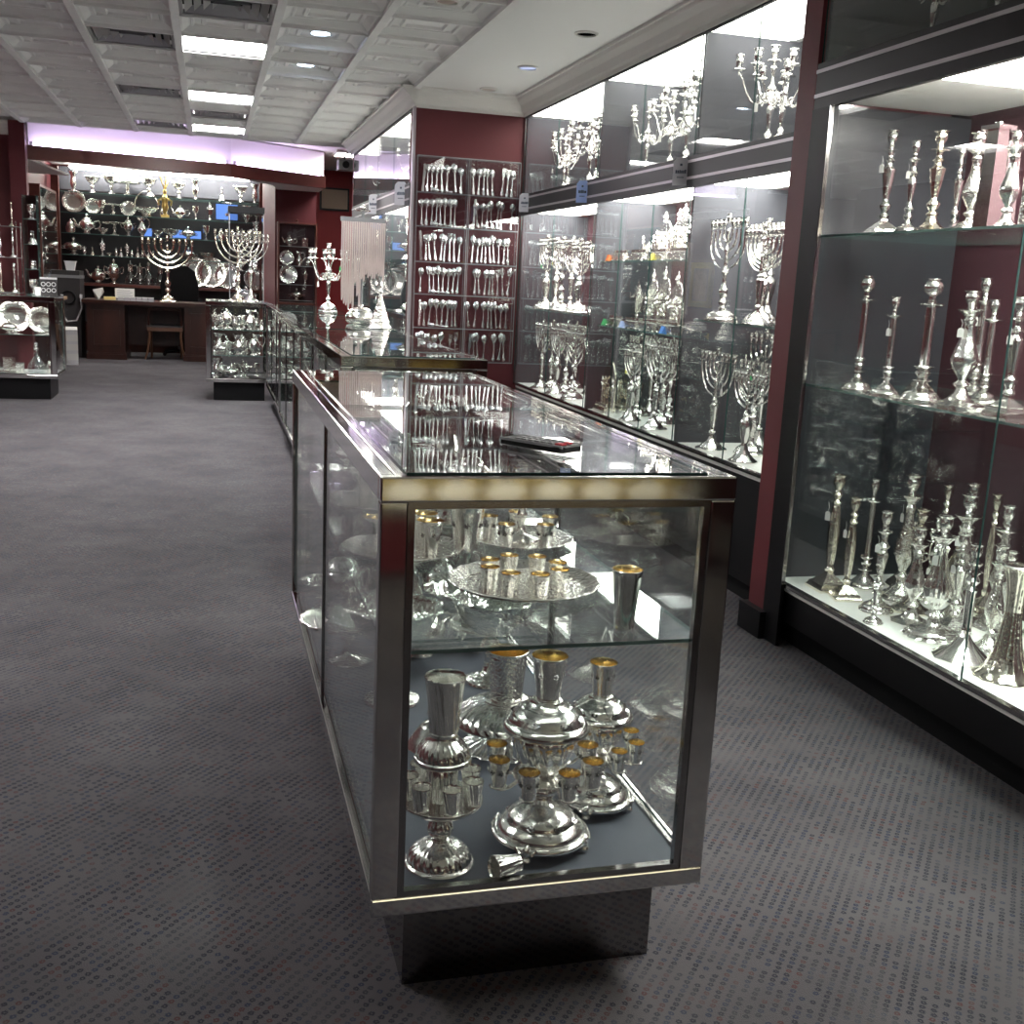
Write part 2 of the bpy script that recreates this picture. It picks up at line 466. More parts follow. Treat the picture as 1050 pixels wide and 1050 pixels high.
# crown mouldings
def crown(m, p0, p1, outward):
    """stepped cornice between two points along a wall; outward = unit vector into the room"""
    prof = [(0, -0.125), (0.012, -0.125), (0.014, -0.105), (0.03, -0.095), (0.05, -0.06), (0.08, -0.035), (0.088, -0.018), (0.10, -0.016), (0.10, 0.0), (0, 0.0)]
    v = []
    for p in (p0, p1):
        for (d, z) in prof:
            v.append((p[0] + outward[0] * d, p[1] + outward[1] * d, CEIL + z))
    n = len(prof)
    f = [(i, (i + 1) % n, n + (i + 1) % n, n + i) for i in range(n)] + [tuple(range(n)), tuple(reversed(range(n, 2 * n)))]
    m.add(v, f)
    return m
m = MB()
crown(m, (XR, 3.7), (XR, YS), (-1, 0))
struct('trim_1', m, 'moulding')
struct('trim_2', crown(MB(), (XG, YS + 0.02), (XR, YS + 0.02), (0, -1)), 'moulding')
struct('trim_3', crown(MB(), (XG, YS - 0.08), (XG, 11.2), (-1, 0)), 'moulding')
struct('trim_4', crown(MB(), (-3.2, 11.68), (-1.66, 11.68), (0, -1)), 'moulding')
# maroon pillar with a stone base
struct('column_maroon', MB().bx(2.04, 2.60, 3.592, 3.712, 0.105, CEIL), 'pillar_red')
struct('baseboard_pillar', MB().bx(2.01, 2.60, 3.56, 3.73, 0, 0.105), 'black')

# cove with its hidden lilac tube above the timber beam
def slab(m, pts, z0, z1, mi=0):
    return m.prism(pts, z0, z1, mi)
BL, BK, BR = (-1.72, 11.98), (0.24, 12.42), (1.30, 13.10)
def offs(p, d): return (p[0], p[1] + d)
m = MB()
for a, b in ((BL, BK), (BK, BR)):
    slab(m, [a, b, offs(b, 0.10), offs(a, 0.10)], 2.245, 2.375)
bm_o = struct('beam_timber', m, 'beam_wood')
m = MB()
for a, b in ((BL, BK), (BK, BR)):
    slab(m, [offs(a, 0.22), offs(b, 0.22), offs(b, 0.28), offs(a, 0.28)], 2.375, 2.66)
struct('wall_cove', m, 'cove_paint')
m = MB()
slab(m, [offs(BL, 0.02), offs(BK, 0.02), offs(BK, 0.26), offs(BL, 0.26)], 2.355, 2.374)
slab(m, [offs(BK, 0.02), offs(BR, 0.02), offs(BR, 0.26), offs(BK, 0.26)], 2.355, 2.374)
struct('trim_cove_ledge', m, 'cove_paint')
m = MB()
slab(m, [offs(BK, 0.12), offs(BR, 0.12), (BR[0], 13.9), (0.80, 13.9), (0.72, 13.3)], 2.25, 2.27)
slab(m, [(-2.22, 11.82), (-1.72, 12.05), (-1.55, 14.0), (-2.22, 14.0)], 2.25, 2.27)
struct('ceiling_underside', m, 'white_paint')
for i, (a, b) in enumerate(((BL, BK), (BK, BR))):
    t = thing('cove_light', ['long lilac fluorescent tube behind the straight run of timber beam', 'shorter lilac fluorescent tube behind the angled end of timber beam'][i], 'light', (0, 0, 0), 0, None)
    obj('tube', MB().tube([(a[0] + 0.05, a[1] + 0.14, 2.40), (b[0] - 0.05, b[1] + 0.14, 2.40)], 0.013, 8).mesh('cove_tube', 'cove_tube'), t)
    for q in (a, b):
        s_ = 0.04 if q is a else -0.04
        obj('lamp_holder', MB().bx(q[0] + s_ - 0.015, q[0] + s_ + 0.015, q[1] + 0.12, q[1] + 0.16, 2.374, 2.42).mesh('cove_holder', 'white_plastic', False), t)

# ---------------------------------------------------------------- ceiling fittings
def names_light(k):
    return ['white fluorescent ceiling panel with brightest wide face, closest of three over the aisle', 'white fluorescent ceiling panel, middle of three over the aisle',
            'narrow looking fluorescent ceiling panel beside the lilac cove',
            'fluorescent ceiling panel near the red alcove wall', 'unseen fluorescent ceiling panel added to brighten the open carpet near the viewpoint'][k]
tr_me = None
for k, (i, j) in enumerate(LIGHT_TILES):
    xa, xb, ya, yb = tile(i, j)
    w, d = xb - xa, yb - ya
    t = thing('ceiling_light', names_light(k), 'light', ((xa + xb) / 2, (ya + yb) / 2, CEIL), 0, 'fluorescent ceiling panels')
    if tr_me is None:
        f = MB()
        for (x0, x1, y0, y1) in ((-w / 2, w / 2, -d / 2, -d / 2 + 0.05), (-w / 2, w / 2, d / 2 - 0.05, d / 2), (-w / 2, -w / 2 + 0.03, -d / 2 + 0.05, d / 2 - 0.05), (w / 2 - 0.03, w / 2, -d / 2 + 0.05, d / 2 - 0.05)):
            f.bx(x0, x1, y0, y1, 0.0, 0.06)
        tr_me = (f.mesh('troffer_frame', 'moulding', False), MB().bx(-w / 2 + 0.03, w / 2 - 0.03, -d / 2 + 0.05, d / 2 - 0.05, 0.02, 0.03).mesh('troffer_diffuser', 'troffer', False))
    obj('frame', tr_me[0], t); obj('diffuser', tr_me[1], t)
vent_me = None
for k, (i, j) in enumerate(VENT_TILES):
    xa, xb, ya, yb = tile(i, j)
    w, d = xb - xa, yb - ya
    lb = ['square metal air vent in front of the first lit ceiling panel', 'metal air vent between the two far lit ceiling panels', 'dark metal air vent beside the first lit ceiling panel',
          'metal air vent beside the middle lit ceiling panel', 'bright metal air vent in the tile next to the lilac cove'][k]
    t = thing('ceiling_vent', lb, 'vent', ((xa + xb) / 2, (ya + yb) / 2, CEIL), 0, 'ceiling air vents')
    if vent_me is None:
        f, lv = MB(), MB()
        def ring(mm, a, b, z0, z1, h):
            ha, hb = (w / 2 - a, d / 2 - a), (w / 2 - b, d / 2 - b)
            v = [(-ha[0], -ha[1], z0), (ha[0], -ha[1], z0), (ha[0], ha[1], z0), (-ha[0], ha[1], z0), (-hb[0], -hb[1], z1), (hb[0], -hb[1], z1), (hb[0], hb[1], z1), (-hb[0], hb[1], z1)]
            v += [(p[0], p[1], p[2] + h) for p in v]
            q = []
            for c in range(4):
                c2 = (c + 1) % 4
                q += [(c, 4 + c, 4 + c2, c2), (8 + c, 8 + c2, 12 + c2, 12 + c), (c, c2, 8 + c2, 8 + c), (4 + c, 12 + c, 12 + c2, 4 + c2)]
            mm.add(v, q)
        ring(f, 0.0, 0.04, 0.0, 0.0, 0.02)
        for q in range(4): ring(lv, 0.05 + 0.045 * q, 0.085 + 0.045 * q, 0.002, 0.030, 0.004)
        bk = MB().bx(-w / 2, w / 2, -d / 2, d / 2, 0.05, 0.06)
        vent_me = (f.mesh('vent_frame', 'vent', False), lv.mesh('vent_louvres', 'vent', False), bk.mesh('vent_backing', 'black_matte', False))
    obj('frame', vent_me[0], t); obj('louvre', vent_me[1], t); obj('backing', vent_me[2], t)
ring_me = MB().lathe([(0.062, 0.0), (0.062, -0.006), (0.052, -0.010), (0.050, -0.004), (0.050, 0.0)], 28).mesh('downlight_trim', 'moulding')
def downlight(x, y, z, lens, label):
    t = thing('downlight', label, 'light', (x, y, z), 0, 'recessed round ceiling lights')
    obj('trim_ring', ring_me, t)
    obj('lens', MB().lathe([(0.0, -0.003), (0.049, -0.003), (0.049, 0.0), (0.0, 0.0)], 24).mesh('downlight_lens', lens), t)
zc = CEIL + 0.034
downlight(0.607, 6.49, zc + 0.006, 'spot_lens', 'small bright blue-white downlight in the coffers, closer one of two lit')
downlight(0.607, 7.48, zc + 0.006, 'spot_lens', 'small bright blue-white downlight in the coffers, further one of two lit')
downlight(1.11, 5.49, zc + 0.006, 'warm_lens', 'unlit frosted downlight in the coffer column beside the plain soffit')
downlight(1.87, 5.64, CEIL, 'off_lens', 'black unlit downlight in the plain white soffit')
downlight(1.85, 6.65, CEIL, 'blue_lens', 'lit bluish downlight in the plain soffit, middle of three')
downlight(1.82, 7.50, CEIL, 'warm_lens', 'frosted downlight in the plain soffit above the red spoon wall')

# corridor lamp, and an unseen office panel added to brighten red walls behind the beam
for (x, y, w, d, lb) in ((-0.70, 14.9, 0.30, 0.30, 'ceiling panel added unseen to brighten the back office'), (1.66, 13.3, 0.22, 0.22, 'ceiling panel over the red corridor')):
    t = thing('ceiling_light', 'square fluorescent ' + lb, 'light', (x, y, 2.675))
    obj('frame', MB().bx(-w - .02, w + .02, -d - .02, -d, -.03, 0).bx(-w - .02, w + .02, d, d + .02, -.03, 0).bx(-w - .02, -w, -d, d, -.03, 0).bx(w, w + .02, -d, d, -.03, 0).mesh('office_light_frame', 'moulding', False), t)
    obj('diffuser', MB().bx(-w, w, -d, d, -.022, -.012).mesh('office_light_diffuser', 'office_light', False), t)

# ================================================================ BUILT-IN WALL CABINETS (fronts face -X)
def pane_me(name, x0, x1, y0, y1, z0, z1, m='glass', e='glass_edge'):
    return MB().pane(x0, x1, y0, y1, z0, z1).mesh(name, [m, e], False)

def wall_bay(label, xf, d, y0, y1, zd, b0, b1, zt, shelves, near_side, far_side, back, group, panes=2, light=(0.0, 1.0), upper_back='grey_panel', kick=True, up_panes=2, up_light=True, lamp='bay_light', rise=-0.005):
    t = thing('display_cabinet', label, 'cabinet', (xf, (y0 + y1) / 2, 0), 0, group)
    x1 = xf + d
    def part(n, me, parent=None):
        o = obj(n, me, parent or t)
        if parent is None: o.matrix_local = T(-xf, -(y0 + y1) / 2, 0)
        return o
    def box(n, m, *a): return part(n, MB().bx(*a).mesh(n, m, False))
    box('base', 'black', xf + 0.02, x1, y0, y1, 0.09, zd - 0.035)
    box('kick', 'black_matte', xf + 0.06, x1, y0, y1, 0.0, 0.09)
    box('sill_rail', 'dark_chrome', xf - 0.004, xf + 0.02, y0, y1, zd - 0.012, zd + 0.002)
    box('deck', 'deck_white', xf + 0.02, x1, y0, y1, zd - 0.035, zd)
    box('back_panel', back, x1, x1 + 0.02, y0, y1, 0.0, b0 + 0.02)
    if far_side: box('partition', far_side, xf + 0.012, x1, y1 - 0.018, y1, zd, b0)
    if near_side: box('partition', near_side, xf + 0.012, x1, y0, y0 + 0.018, zd, b0)
    fs = 0.018 if far_side else 0.0
    ns = 0.018 if near_side else 0.0
    box('canopy', 'deck_white', xf + 0.012, x1, y0, y1, b0 + 0.012, b0 + 0.03)
    la, lb = y0 + ns + (y1 - y0) * light[0] + 0.02, y0 + (y1 - y0) * light[1] - fs - 0.02
    box('light_panel', lamp, xf + 0.05, x1 - 0.10, la, lb, b0 + 0.002, b0 + 0.012)
    box('fascia', 'band', xf - 0.012, xf + 0.012, y0, y1, b0 - 0.02, b1)
    h = b1 - b0
    for z in (b0 + h * 0.18, b0 + h * 0.80):
        box('metal_stripe', 'stripe', xf - 0.015, xf - 0.012, y0, y1, z - 0.006, z + 0.006)
    for k in range(panes):
        w = (y1 - y0) / panes
        part('glass_pane', pane_me('glass_pane', xf, xf + 0.006, y0 + k * w + 0.001, y0 + (k + 1) * w - 0.001, zd, b0 - 0.015))
    for z in shelves:
        s = part('shelf', pane_me('shelf', xf + 0.055, x1 - 0.005, y0 + ns + 0.004, y1 - fs - 0.004, z - 0.008, z, 'shelf_glass', 'shelf_edge'))
    if zt:
        box('upper_deck', 'deck_white', xf + 0.012, x1, y0, y1, b1 - 0.03, b1 + rise)
        box('upper_back_panel', upper_back, x1, x1 + 0.02, y0, y1, b0 + 0.02, zt + 0.06)
        if far_side: box('upper_partition', far_side, xf + 0.012, x1, y1 - 0.018, y1, b1 + rise, zt)
        if near_side: box('upper_partition', near_side, xf + 0.012, x1, y0, y0 + 0.018, b1 + rise, zt)
        box('upper_canopy', 'deck_white', xf + 0.012, x1, y0, y1, zt + 0.012, zt + 0.03)
        if up_light: box('upper_light_panel', 'upper_light', xf + 0.04, x1 - 0.06, y0 + ns + 0.02, y1 - fs - 0.02, zt + 0.002, zt + 0.012)
        for k in range(up_panes):
            w = (y1 - y0) / up_panes
            part('upper_glass_pane', pane_me('upper_glass_pane', xf, xf + 0.006, y0 + k * w + 0.001, y0 + (k + 1) * w - 0.001, b1, zt))
        box('head_rail', 'black', xf - 0.006, xf + 0.012, y0, y1, zt - 0.01, zt + 0.03)
    return t

ZD, Z0, Z1, ZT = 0.570, 1.775, 1.895, 2.428
GB = 'lit glass-fronted bays of the menorah wall'
wall_bay('lit glass menorah bay directly beside the maroon pillar', XR, 0.50, 3.72, 4.82, ZD, Z0, Z1, ZT, [1.16], 'burgundy', 'grey_panel', 'dark_panel', GB)
wall_bay('lit glass bay with two shelves of ornate silver, between two menorah bays', XR, 0.50, 4.82, 6.15, ZD, Z0, Z1, ZT, [1.07, 1.435], None, 'grey_panel', 'burgundy', GB, panes=3)
wall_bay('lit glass menorah bay beside the red spoon wall', XR, 0.50, 6.15, 7.72, ZD, Z0, Z1, ZT, [1.115], None, 'grey_panel', 'burgundy', GB)
wall_bay('big black glass-fronted candlestick cabinet with low bright white floor', 2.05, 0.62, 1.36, 3.585, 0.24, 1.945, 2.075, 2.50, [0.977, 1.505], 'charcoal_panel', 'charcoal_panel', 'burgundy', None, light=(0.10, 0.76), upper_back='black_matte', up_light=False, lamp='stick_light')
# black jamb strip between pillar and the candlestick cabinet's glass
t = thing('door_jamb', 'black upright frame strip between maroon pillar and candlestick cabinet glass', 'frame', (2.04, 3.588, 0))
o = obj('upright', MB().bx(-0.004, 0.009, -0.118, 0.0, 0.0, 1.925).mesh('jamb', 'black', False), t)
obj('chrome_edge', MB().bx(-0.006, 0.008, -0.122, -0.118, 0.24, 1.925).mesh('jamb_edge', 'dark_chrome', False), t)
GF = 'glass-fronted bays of the far display wall'
wall_bay('far wall bay of menorahs next to the spoon wall corner', XG, 0.45, 7.765, 9.40, 0.62, 1.80, 1.93, 2.42, [1.05, 1.42], 'burgundy', 'grey_panel', 'dark_panel', GF)
wall_bay('far wall bay of menorahs at its end by the red corridor', XG, 0.45, 9.40, 10.98, 0.62, 1.80, 1.93, 2.42, [1.05, 1.42], None, 'grey_panel', 'dark_panel', GF)
struct('wall_far_cabinet_end', MB().bx(XG, 2.0, 10.98, 11.06, 0, CEIL), 'red')
struct('trim_5', MB().bx(XG - 0.006, XG + 0.012, YS - 0.01, 7.763, 0, CEIL - 0.12), 'stripe')

# tags hanging on the fascia locks
def fascia_tag(x, y, z, w, h, m, label):
    t = thing('lock_tag', label, 'tag', (x - 0.018, y, z), radians(52))
    X0 = 0
    poly = [(-w / 2, 0), (w / 2, 0), (w / 2, h * 0.86), (w * 0.28, h), (-w * 0.28, h), (-w / 2, h * 0.86)]
    X = Matrix(((0, 0, -1, 0), (1, 0, 0, 0), (0, 1, 0, 0), (0, 0, 0, 1)))
    obj('card', MB().prism(poly, 0, 0.002, 0, X).mesh('tag_card', m, False), t)
    k = MB()
    k.bx(-0.0035, -0.002, -w * 0.07, w * 0.07, h * 0.70, h * 0.78)
    rnd = random.Random(int(y * 100))
    yy = -w * 0.33
    while yy < w * 0.30:
        ww = w * rnd.uniform(0.05, 0.10)
        k.bx(-0.0035, -0.002, yy, yy + ww, h * 0.43, h * rnd.uniform(0.53, 0.57)); yy += ww + w * 0.025
    yy = -w * 0.2
    while yy < w * 0.18:
        ww = w * 0.05
        k.bx(-0.0035, -0.002, yy, yy + ww, h * 0.27, h * 0.31); yy += ww + w * 0.025
    obj('print', k.mesh('tag_print', 'ink', False), t)
fascia_tag(XR - 0.017, 4.87, 1.765, 0.075, 0.125, 'tag_grey', 'grey hang tag on the fascia lock over the ornate silver bay')
fascia_tag(XR - 0.017, 6.28, 1.765, 0.075, 0.125, 'tag_blue', 'pale blue hang tag on the fascia between the two further bays')
fascia_tag(XR - 0.017, 7.52, 1.770, 0.080, 0.125, 'tag_grey', 'small grey hang tag on the fascia next to the spoon wall')
fascia_tag(XG - 0.017, 7.98, 1.79, 0.10, 0.16, 'tag_grey', 'grey hang tag on the far wall fascia near the corner')
fascia_tag(XG - 0.017, 9.35, 1.79, 0.09, 0.16, 'tag_grey', 'grey hang tag on the middle of the far wall fascia')

# ================================================================ CHROME SHOWCASES
def frame_mesh(lx, ly, z0, z1, w=0.046, dp=0.026, bev=0.003):
    """chrome tube frame of a box lx x ly centred on the origin"""
    m = MB()
    hx, hy = lx / 2, ly / 2
    for sx in (-1, 1):
        for sy in (-1, 1):
            xa, xb = sorted((sx * hx, sx * (hx - w))); ya, yb = sorted((sy * hy, sy * (hy - dp)))
            m.bx(xa, xb, ya, yb, z0 + 0.034, z1 - 0.042)
    for sy in (-1, 1):
        ya, yb = sorted((sy * hy, sy * (hy - dp)))
        m.bx(-hx, hx, ya, yb, z1 - 0.042, z1); m.bx(-hx, hx, ya, yb, z0, z0 + 0.034)
    for sx in (-1, 1):
        xa, xb = sorted((sx * hx, sx * (hx - dp)))
        m.bx(xa, xb, -hy + dp, hy - dp, z1 - 0.042, z1); m.bx(xa, xb, -hy + dp, hy - dp, z0, z0 + 0.034)
        xa, xb = sorted((sx * (hx - dp), sx * (hx - 0.05)))
        m.bx(xa, xb, -hy + dp, hy - dp, z1 - 0.012, z1 - 0.0005)
    return m

def showcase(label, x0, x1, y0, y1, zb, zt, shelves, group, seams=(0.5,), kick='mirror_kick', deck='deck_grey', shelf_y=None, kick_in=0.07, tube=True, posts=True, kick_only=None):
    t = thing('showcase', label, 'display case', ((x0 + x1) / 2, (y0 + y1) / 2, 0), 0, group)
    lx, ly = x1 - x0, y1 - y0
    hx, hy = lx / 2, ly / 2
    fo = obj('frame', frame_mesh(lx, ly, zb, zt).mesh('case_frame', 'chrome', False), t)
    bv = fo.modifiers.new('bevel', 'BEVEL'); bv.width = 0.003; bv.segments = 2; bv.limit_method = 'ANGLE'
    # darker inner rebate around the end panes
    for sy in (-1, 1):
        m = MB()
        ya, yb = sorted((sy * (hy - 0.004), sy * (hy - 0.020)))
        a, b, c, d = -hx + 0.046, hx - 0.046, zb + 0.034, zt - 0.042
        m.bx(a, a + 0.012, ya, yb, c, d); m.bx(b - 0.012, b, ya, yb, c, d)
        m.bx(a + 0.012, b - 0.012, ya, yb, d - 0.012, d); m.bx(a + 0.012, b - 0.012, ya, yb, c, c + 0.010)
        obj('rebate', m.mesh('case_rebate', 'dark_chrome', False), t)
    for sy in (-1, 1):
        y = sy * (hy - 0.014)
        obj('glass_pane', pane_me('end_pane', -hx + 0.05, hx - 0.05, y - 0.003, y + 0.003, zb + 0.036, zt - 0.046), t)
    cuts = [-hy + 0.03] + [-hy + s * ly for s in seams] + [hy - 0.03]
    for sx in (-1, 1):
        x = sx * (hx - 0.012)
        for a, b in zip(cuts[:-1], cuts[1:]):
            obj('glass_pane', pane_me('side_pane', x - 0.003, x + 0.003, a + 0.001, b - 0.001, zb + 0.034, zt - 0.042), t)
        for c in cuts[1:-1]:
            obj('mullion', MB().bx(x - 0.007, x + 0.007, c - 0.006, c + 0.006, zb + 0.034, zt - 0.042).mesh('mullion', 'dark_chrome', False), t)
    tc = [-hy + 0.024] + [-hy + s * ly for s in seams] + [hy - 0.024]
    for a, b in zip(tc[:-1], tc[1:]):
        obj('top_pane', pane_me('top_pane', -hx + 0.046, hx - 0.046, a + 0.0012, b - 0.0012, zt - 0.004, zt + 0.003), t)
    obj('deck', MB().bx(-hx + 0.015, hx - 0.015, -hy + 0.02, hy - 0.02, zb + 0.012, zb + 0.030).mesh('case_deck', deck, False), t)
    sa, sb = shelf_y if shelf_y else (-hy + 0.035, hy - 0.035)
    for z in shelves:
        obj('shelf', pane_me('case_shelf', -hx + 0.022, hx - 0.022, sa, sb, z - 0.007, z, 'shelf_glass', 'shelf_edge'), t)
    if posts:
        for sy in (-0.02, 0.55):
            for sx in (-1, 1):
                obj('shelf_post', MB().bx(sx * (hx - 0.045) - 0.007, sx * (hx - 0.045) + 0.007, sy * hy * 1.6 - 0.004, sy * hy * 1.6 + 0.004, zb + 0.03, zt - 0.03).mesh('shelf_post', 'dark_chrome', False), t)
    if tube:
        for sy in ((-1,) if group else (-1, 1)):
            o = obj('light_tube', MB().tube([(-hx + 0.06, sy * (hy - 0.042), zt - 0.030), (hx - 0.06, sy * (hy - 0.042), zt - 0.030)], 0.007, 8).mesh('case_tube', 'tube'), t)
            o['label'] = 'thin fluorescent tube under the end rail'
    k = kick_in
    obj('plinth', MB().bx(-hx + k, hx - k, -hy + k * 0.9, hy - k * 0.9, 0, zb).mesh('case_plinth', kick, False), t)
    return t
GC = 'chrome-framed glass showcases in the island row'
CX0, CX1, CY0, CY1, CZB, CZT = 0.263, 0.893, 1.705, 3.66, 0.184, 0.971
SH1 = 0.664
showcase('closest chrome-edged glass showcase, full of silver cup fountains and trays', CX0, CX1, CY0, CY1, CZB, CZT, [SH1], GC, seams=(0.49,), shelf_y=(-0.945, 0.94), posts=False)
showcase('chrome-edged glass showcase second in the row, with necklace stand on top', 0.50, 1.10, 4.35, 6.40, CZB, CZT, [0.45, 0.70], GC, seams=(0.33, 0.66), kick='black', deck='dark_panel')
showcase('glass showcase third in the row, in front of the far menorah bays', 0.51, 1.11, 6.42, 8.60, CZB, CZT, [0.45, 0.70], GC, seams=(0.33, 0.66), kick='black', deck='dark_panel')
showcase('glass showcase fourth in the row, the last one before the corner counter', 0.53, 1.13, 8.62, 10.90, CZB, CZT, [0.45, 0.70], GC, seams=(0.33, 0.66), kick='black', deck='dark_panel')
showcase('glass corner showcase of crowded shelves with clear tower on top', -0.035, 0.60, 11.15, 11.85, CZB, CZT, [0.45, 0.70], None, seams=(), kick='black', deck='dark_panel', tube=True, posts=False)
showcase('glass showcase across the aisle, holding dishes and a decanter on black plinth', -2.75, -1.375, 10.95, 11.62, 0.20, 0.95, [0.60], None, seams=(), kick='black', deck='deck_white', posts=False)

# ================================================================ KINDS OF SILVER (each built once; copies share meshes)
sp = smooth_prof
def twist(n, amp, k):
    return lambda a, z: 1 + amp * cos(n * a + k * z)
def flute(n, amp):
    return lambda a, z: 1 + amp * abs(cos(n * a / 2)) - amp / 2
def prism_from(pts, y0, y1, m=None, mi=0):
    """polygon drawn in x,z and given thickness along y"""
    m = m or MB()
    return m.prism(pts, -y1, -y0, mi, Matrix(((1, 0, 0, 0), (0, 0, -1, 0), (0, 1, 0, 0), (0, 0, 0, 1))))

def tag_mesh():
    m = MB()
    m.prism([(-0.010, -0.030), (0.010, -0.030), (0.010, -0.006), (0.005, 0.0), (-0.005, 0.0), (-0.010, -0.006)], 0, 0.001, 0, RX(pi / 2))
    m.tube([(0, 0, 0), (0.002, 0.001, 0.016), (-0.006, 0.004, 0.030)], 0.0007, 4)
    return m.mesh('price_tag', 'paper', False)
TAG = tag_mesh()

# ---- candlesticks, about 0.40 m tall
CUPP = [(0.0, 0.0), (0.011, 0.002), (0.009, 0.008), (0.016, 0.022), (0.019, 0.036), (0.016, 0.048), (0.023, 0.054), (0.024, 0.057), (0.024, 0.057), (0.014, 0.057), (0.012, 0.046), (0.0, 0.044)]
def cs(name_style, base, stem, cup, m='silver', seg=28, bseg=None, fl=None, brot=0.0, srot=0.0, tagz=None, stemseg=None, sm=2):
    p = Proto('candlestick', 'candlestick')
    p.part('base', MB().lathe(sp(base, 2), bseg or seg, rot=brot, fl=fl).mesh('candlestick_base', m))
    p.part('stem', MB().lathe(sp(stem, sm), stemseg or seg, rot=srot, fl=fl).mesh('candlestick_stem', m))
    zt = stem[-1][1]
    if cup: p.part('candle_cup', MB().lathe(sp(cup, 2), seg).mesh('candlestick_cup', m), T(0, 0, zt))
    p.plain = list(p.parts)
    p.h = zt + (cup[-3][1] if cup else 0)
    p.tagz = tagz or zt * 0.8
    return p
def with_tag(p, ang=pi):
    q = Proto(p.name, p.cat); q.parts = list(p.parts); q.h = p.h
    q.part('price_tag', TAG, T(-0.026 * cos(0), 0.0, p.tagz) @ RZ(-pi / 2 + 0.3), label='small white price tag')
    return q
base_sq = [(0.072, 0.0), (0.072, 0.0), (0.072, 0.008), (0.072, 0.008), (0.066, 0.010), (0.060, 0.022), (0.060, 0.022), (0.050, 0.026), (0.034, 0.040), (0.016, 0.052), (0.013, 0.062)]
base_rd = [(0.062, 0.0), (0.062, 0.0), (0.063, 0.008), (0.058, 0.014), (0.055, 0.014), (0.050, 0.026), (0.032, 0.036), (0.018, 0.046), (0.012, 0.060)]
base_oct = [(0.070, 0.0), (0.070, 0.0), (0.070, 0.007), (0.070, 0.007), (0.060, 0.012), (0.040, 0.022), (0.022, 0.042), (0.014, 0.064)]
st_bal = [(0.013, 0.062), (0.020, 0.072), (0.012, 0.082), (0.011, 0.086), (0.021, 0.106), (0.017, 0.118), (0.010, 0.126), (0.012, 0.150), (0.018, 0.190), (0.022, 0.225), (0.024, 0.240), (0.013, 0.250), (0.011, 0.262), (0.018, 0.270), (0.010, 0.280), (0.011, 0.300), (0.030, 0.306), (0.030, 0.309), (0.009, 0.312), (0.012, 0.320)]
st_col = [(0.012, 0.060), (0.030, 0.066), (0.030, 0.070), (0.014, 0.076), (0.024, 0.092), (0.014, 0.104), (0.028, 0.110), (0.028, 0.114), (0.015, 0.118), (0.0145, 0.30), (0.015, 0.302), (0.036, 0.310), (0.036, 0.315), (0.012, 0.320), (0.010, 0.33)]
st_vase = [(0.014, 0.064), (0.024, 0.076), (0.014, 0.086), (0.012, 0.095), (0.030, 0.130), (0.036, 0.155), (0.030, 0.185), (0.017, 0.235), (0.014, 0.27), (0.019, 0.285), (0.013, 0.295), (0.026, 0.312), (0.034, 0.320), (0.012, 0.325)]
st_slim = [(0.012, 0.060), (0.016, 0.070), (0.010, 0.080), (0.014, 0.11), (0.019, 0.20), (0.014, 0.27), (0.010, 0.285), (0.017, 0.295), (0.009, 0.305), (0.016, 0.320), (0.010, 0.328)]
st_knop = [(0.013, 0.060), (0.021, 0.072), (0.011, 0.088), (0.023, 0.104), (0.011, 0.120), (0.013, 0.16), (0.021, 0.215), (0.012, 0.232), (0.023, 0.246), (0.012, 0.260), (0.013, 0.29), (0.026, 0.298), (0.026, 0.302), (0.010, 0.308), (0.012, 0.318)]
CS = {}
CS['square'] = cs('sq', base_sq, st_bal, CUPP, 'silver', 28, 4, brot=pi / 4)
CS['column'] = cs('col', base_sq, st_col, CUPP, 'silver', 28, 8, brot=pi / 8)
CS['globe'] = cs('globe', base_rd, st_col[:-1] + [(0.016, 0.326)], [(0.0, 0.0), (0.010, 0.002), (0.010, 0.012), (0.024, 0.024), (0.029, 0.040), (0.024, 0.056), (0.016, 0.062), (0.020, 0.066), (0.020, 0.068), (0.020, 0.068), (0.012, 0.068), (0.0, 0.060)], 'plain_silver')
CS['vase'] = cs('vase', base_oct, st_vase, CUPP, 'silver', 24, 8, fl=flute(8, 0.12))
CS['slim'] = cs('slim', base_sq, st_slim, CUPP, 'warm_silver', 24, 4, brot=pi / 4)
CS['knop'] = cs('knop', base_rd, st_knop, CUPP, 'silver', 28)
CS['ornate'] = cs('ornate', base_sq, st_vase, [(r * 1.25, z) for r, z in CUPP], 'ornate', 28, 8, brot=pi / 8)
CS['octagon'] = cs('oct', base_oct, st_bal, CUPP, 'warm_silver', 8, 8)
CS['broad'] = cs('broad', [(r * 1.5, z) for r, z in base_rd], [(r * 1.25, z) for r, z in st_vase], [(r * 1.2, z) for r, z in CUPP], 'silver', 36, 36, fl=flute(18, 0.10))
CS['pyramid'] = cs('pyr', [(0.105, 0.0), (0.105, 0.0), (0.105, 0.006), (0.105, 0.006), (0.080, 0.022), (0.050, 0.044), (0.026, 0.066), (0.014, 0.085)], [(0.014, 0.085), (0.018, 0.095), (0.016, 0.11), (0.017, 0.22), (0.022, 0.232), (0.012, 0.244), (0.026, 0.262), (0.012, 0.280), (0.030, 0.292), (0.012, 0.30), (0.024, 0.318), (0.010, 0.325)], CUPP, 'plain_silver', 24, 16, fl=flute(8, 0.10))
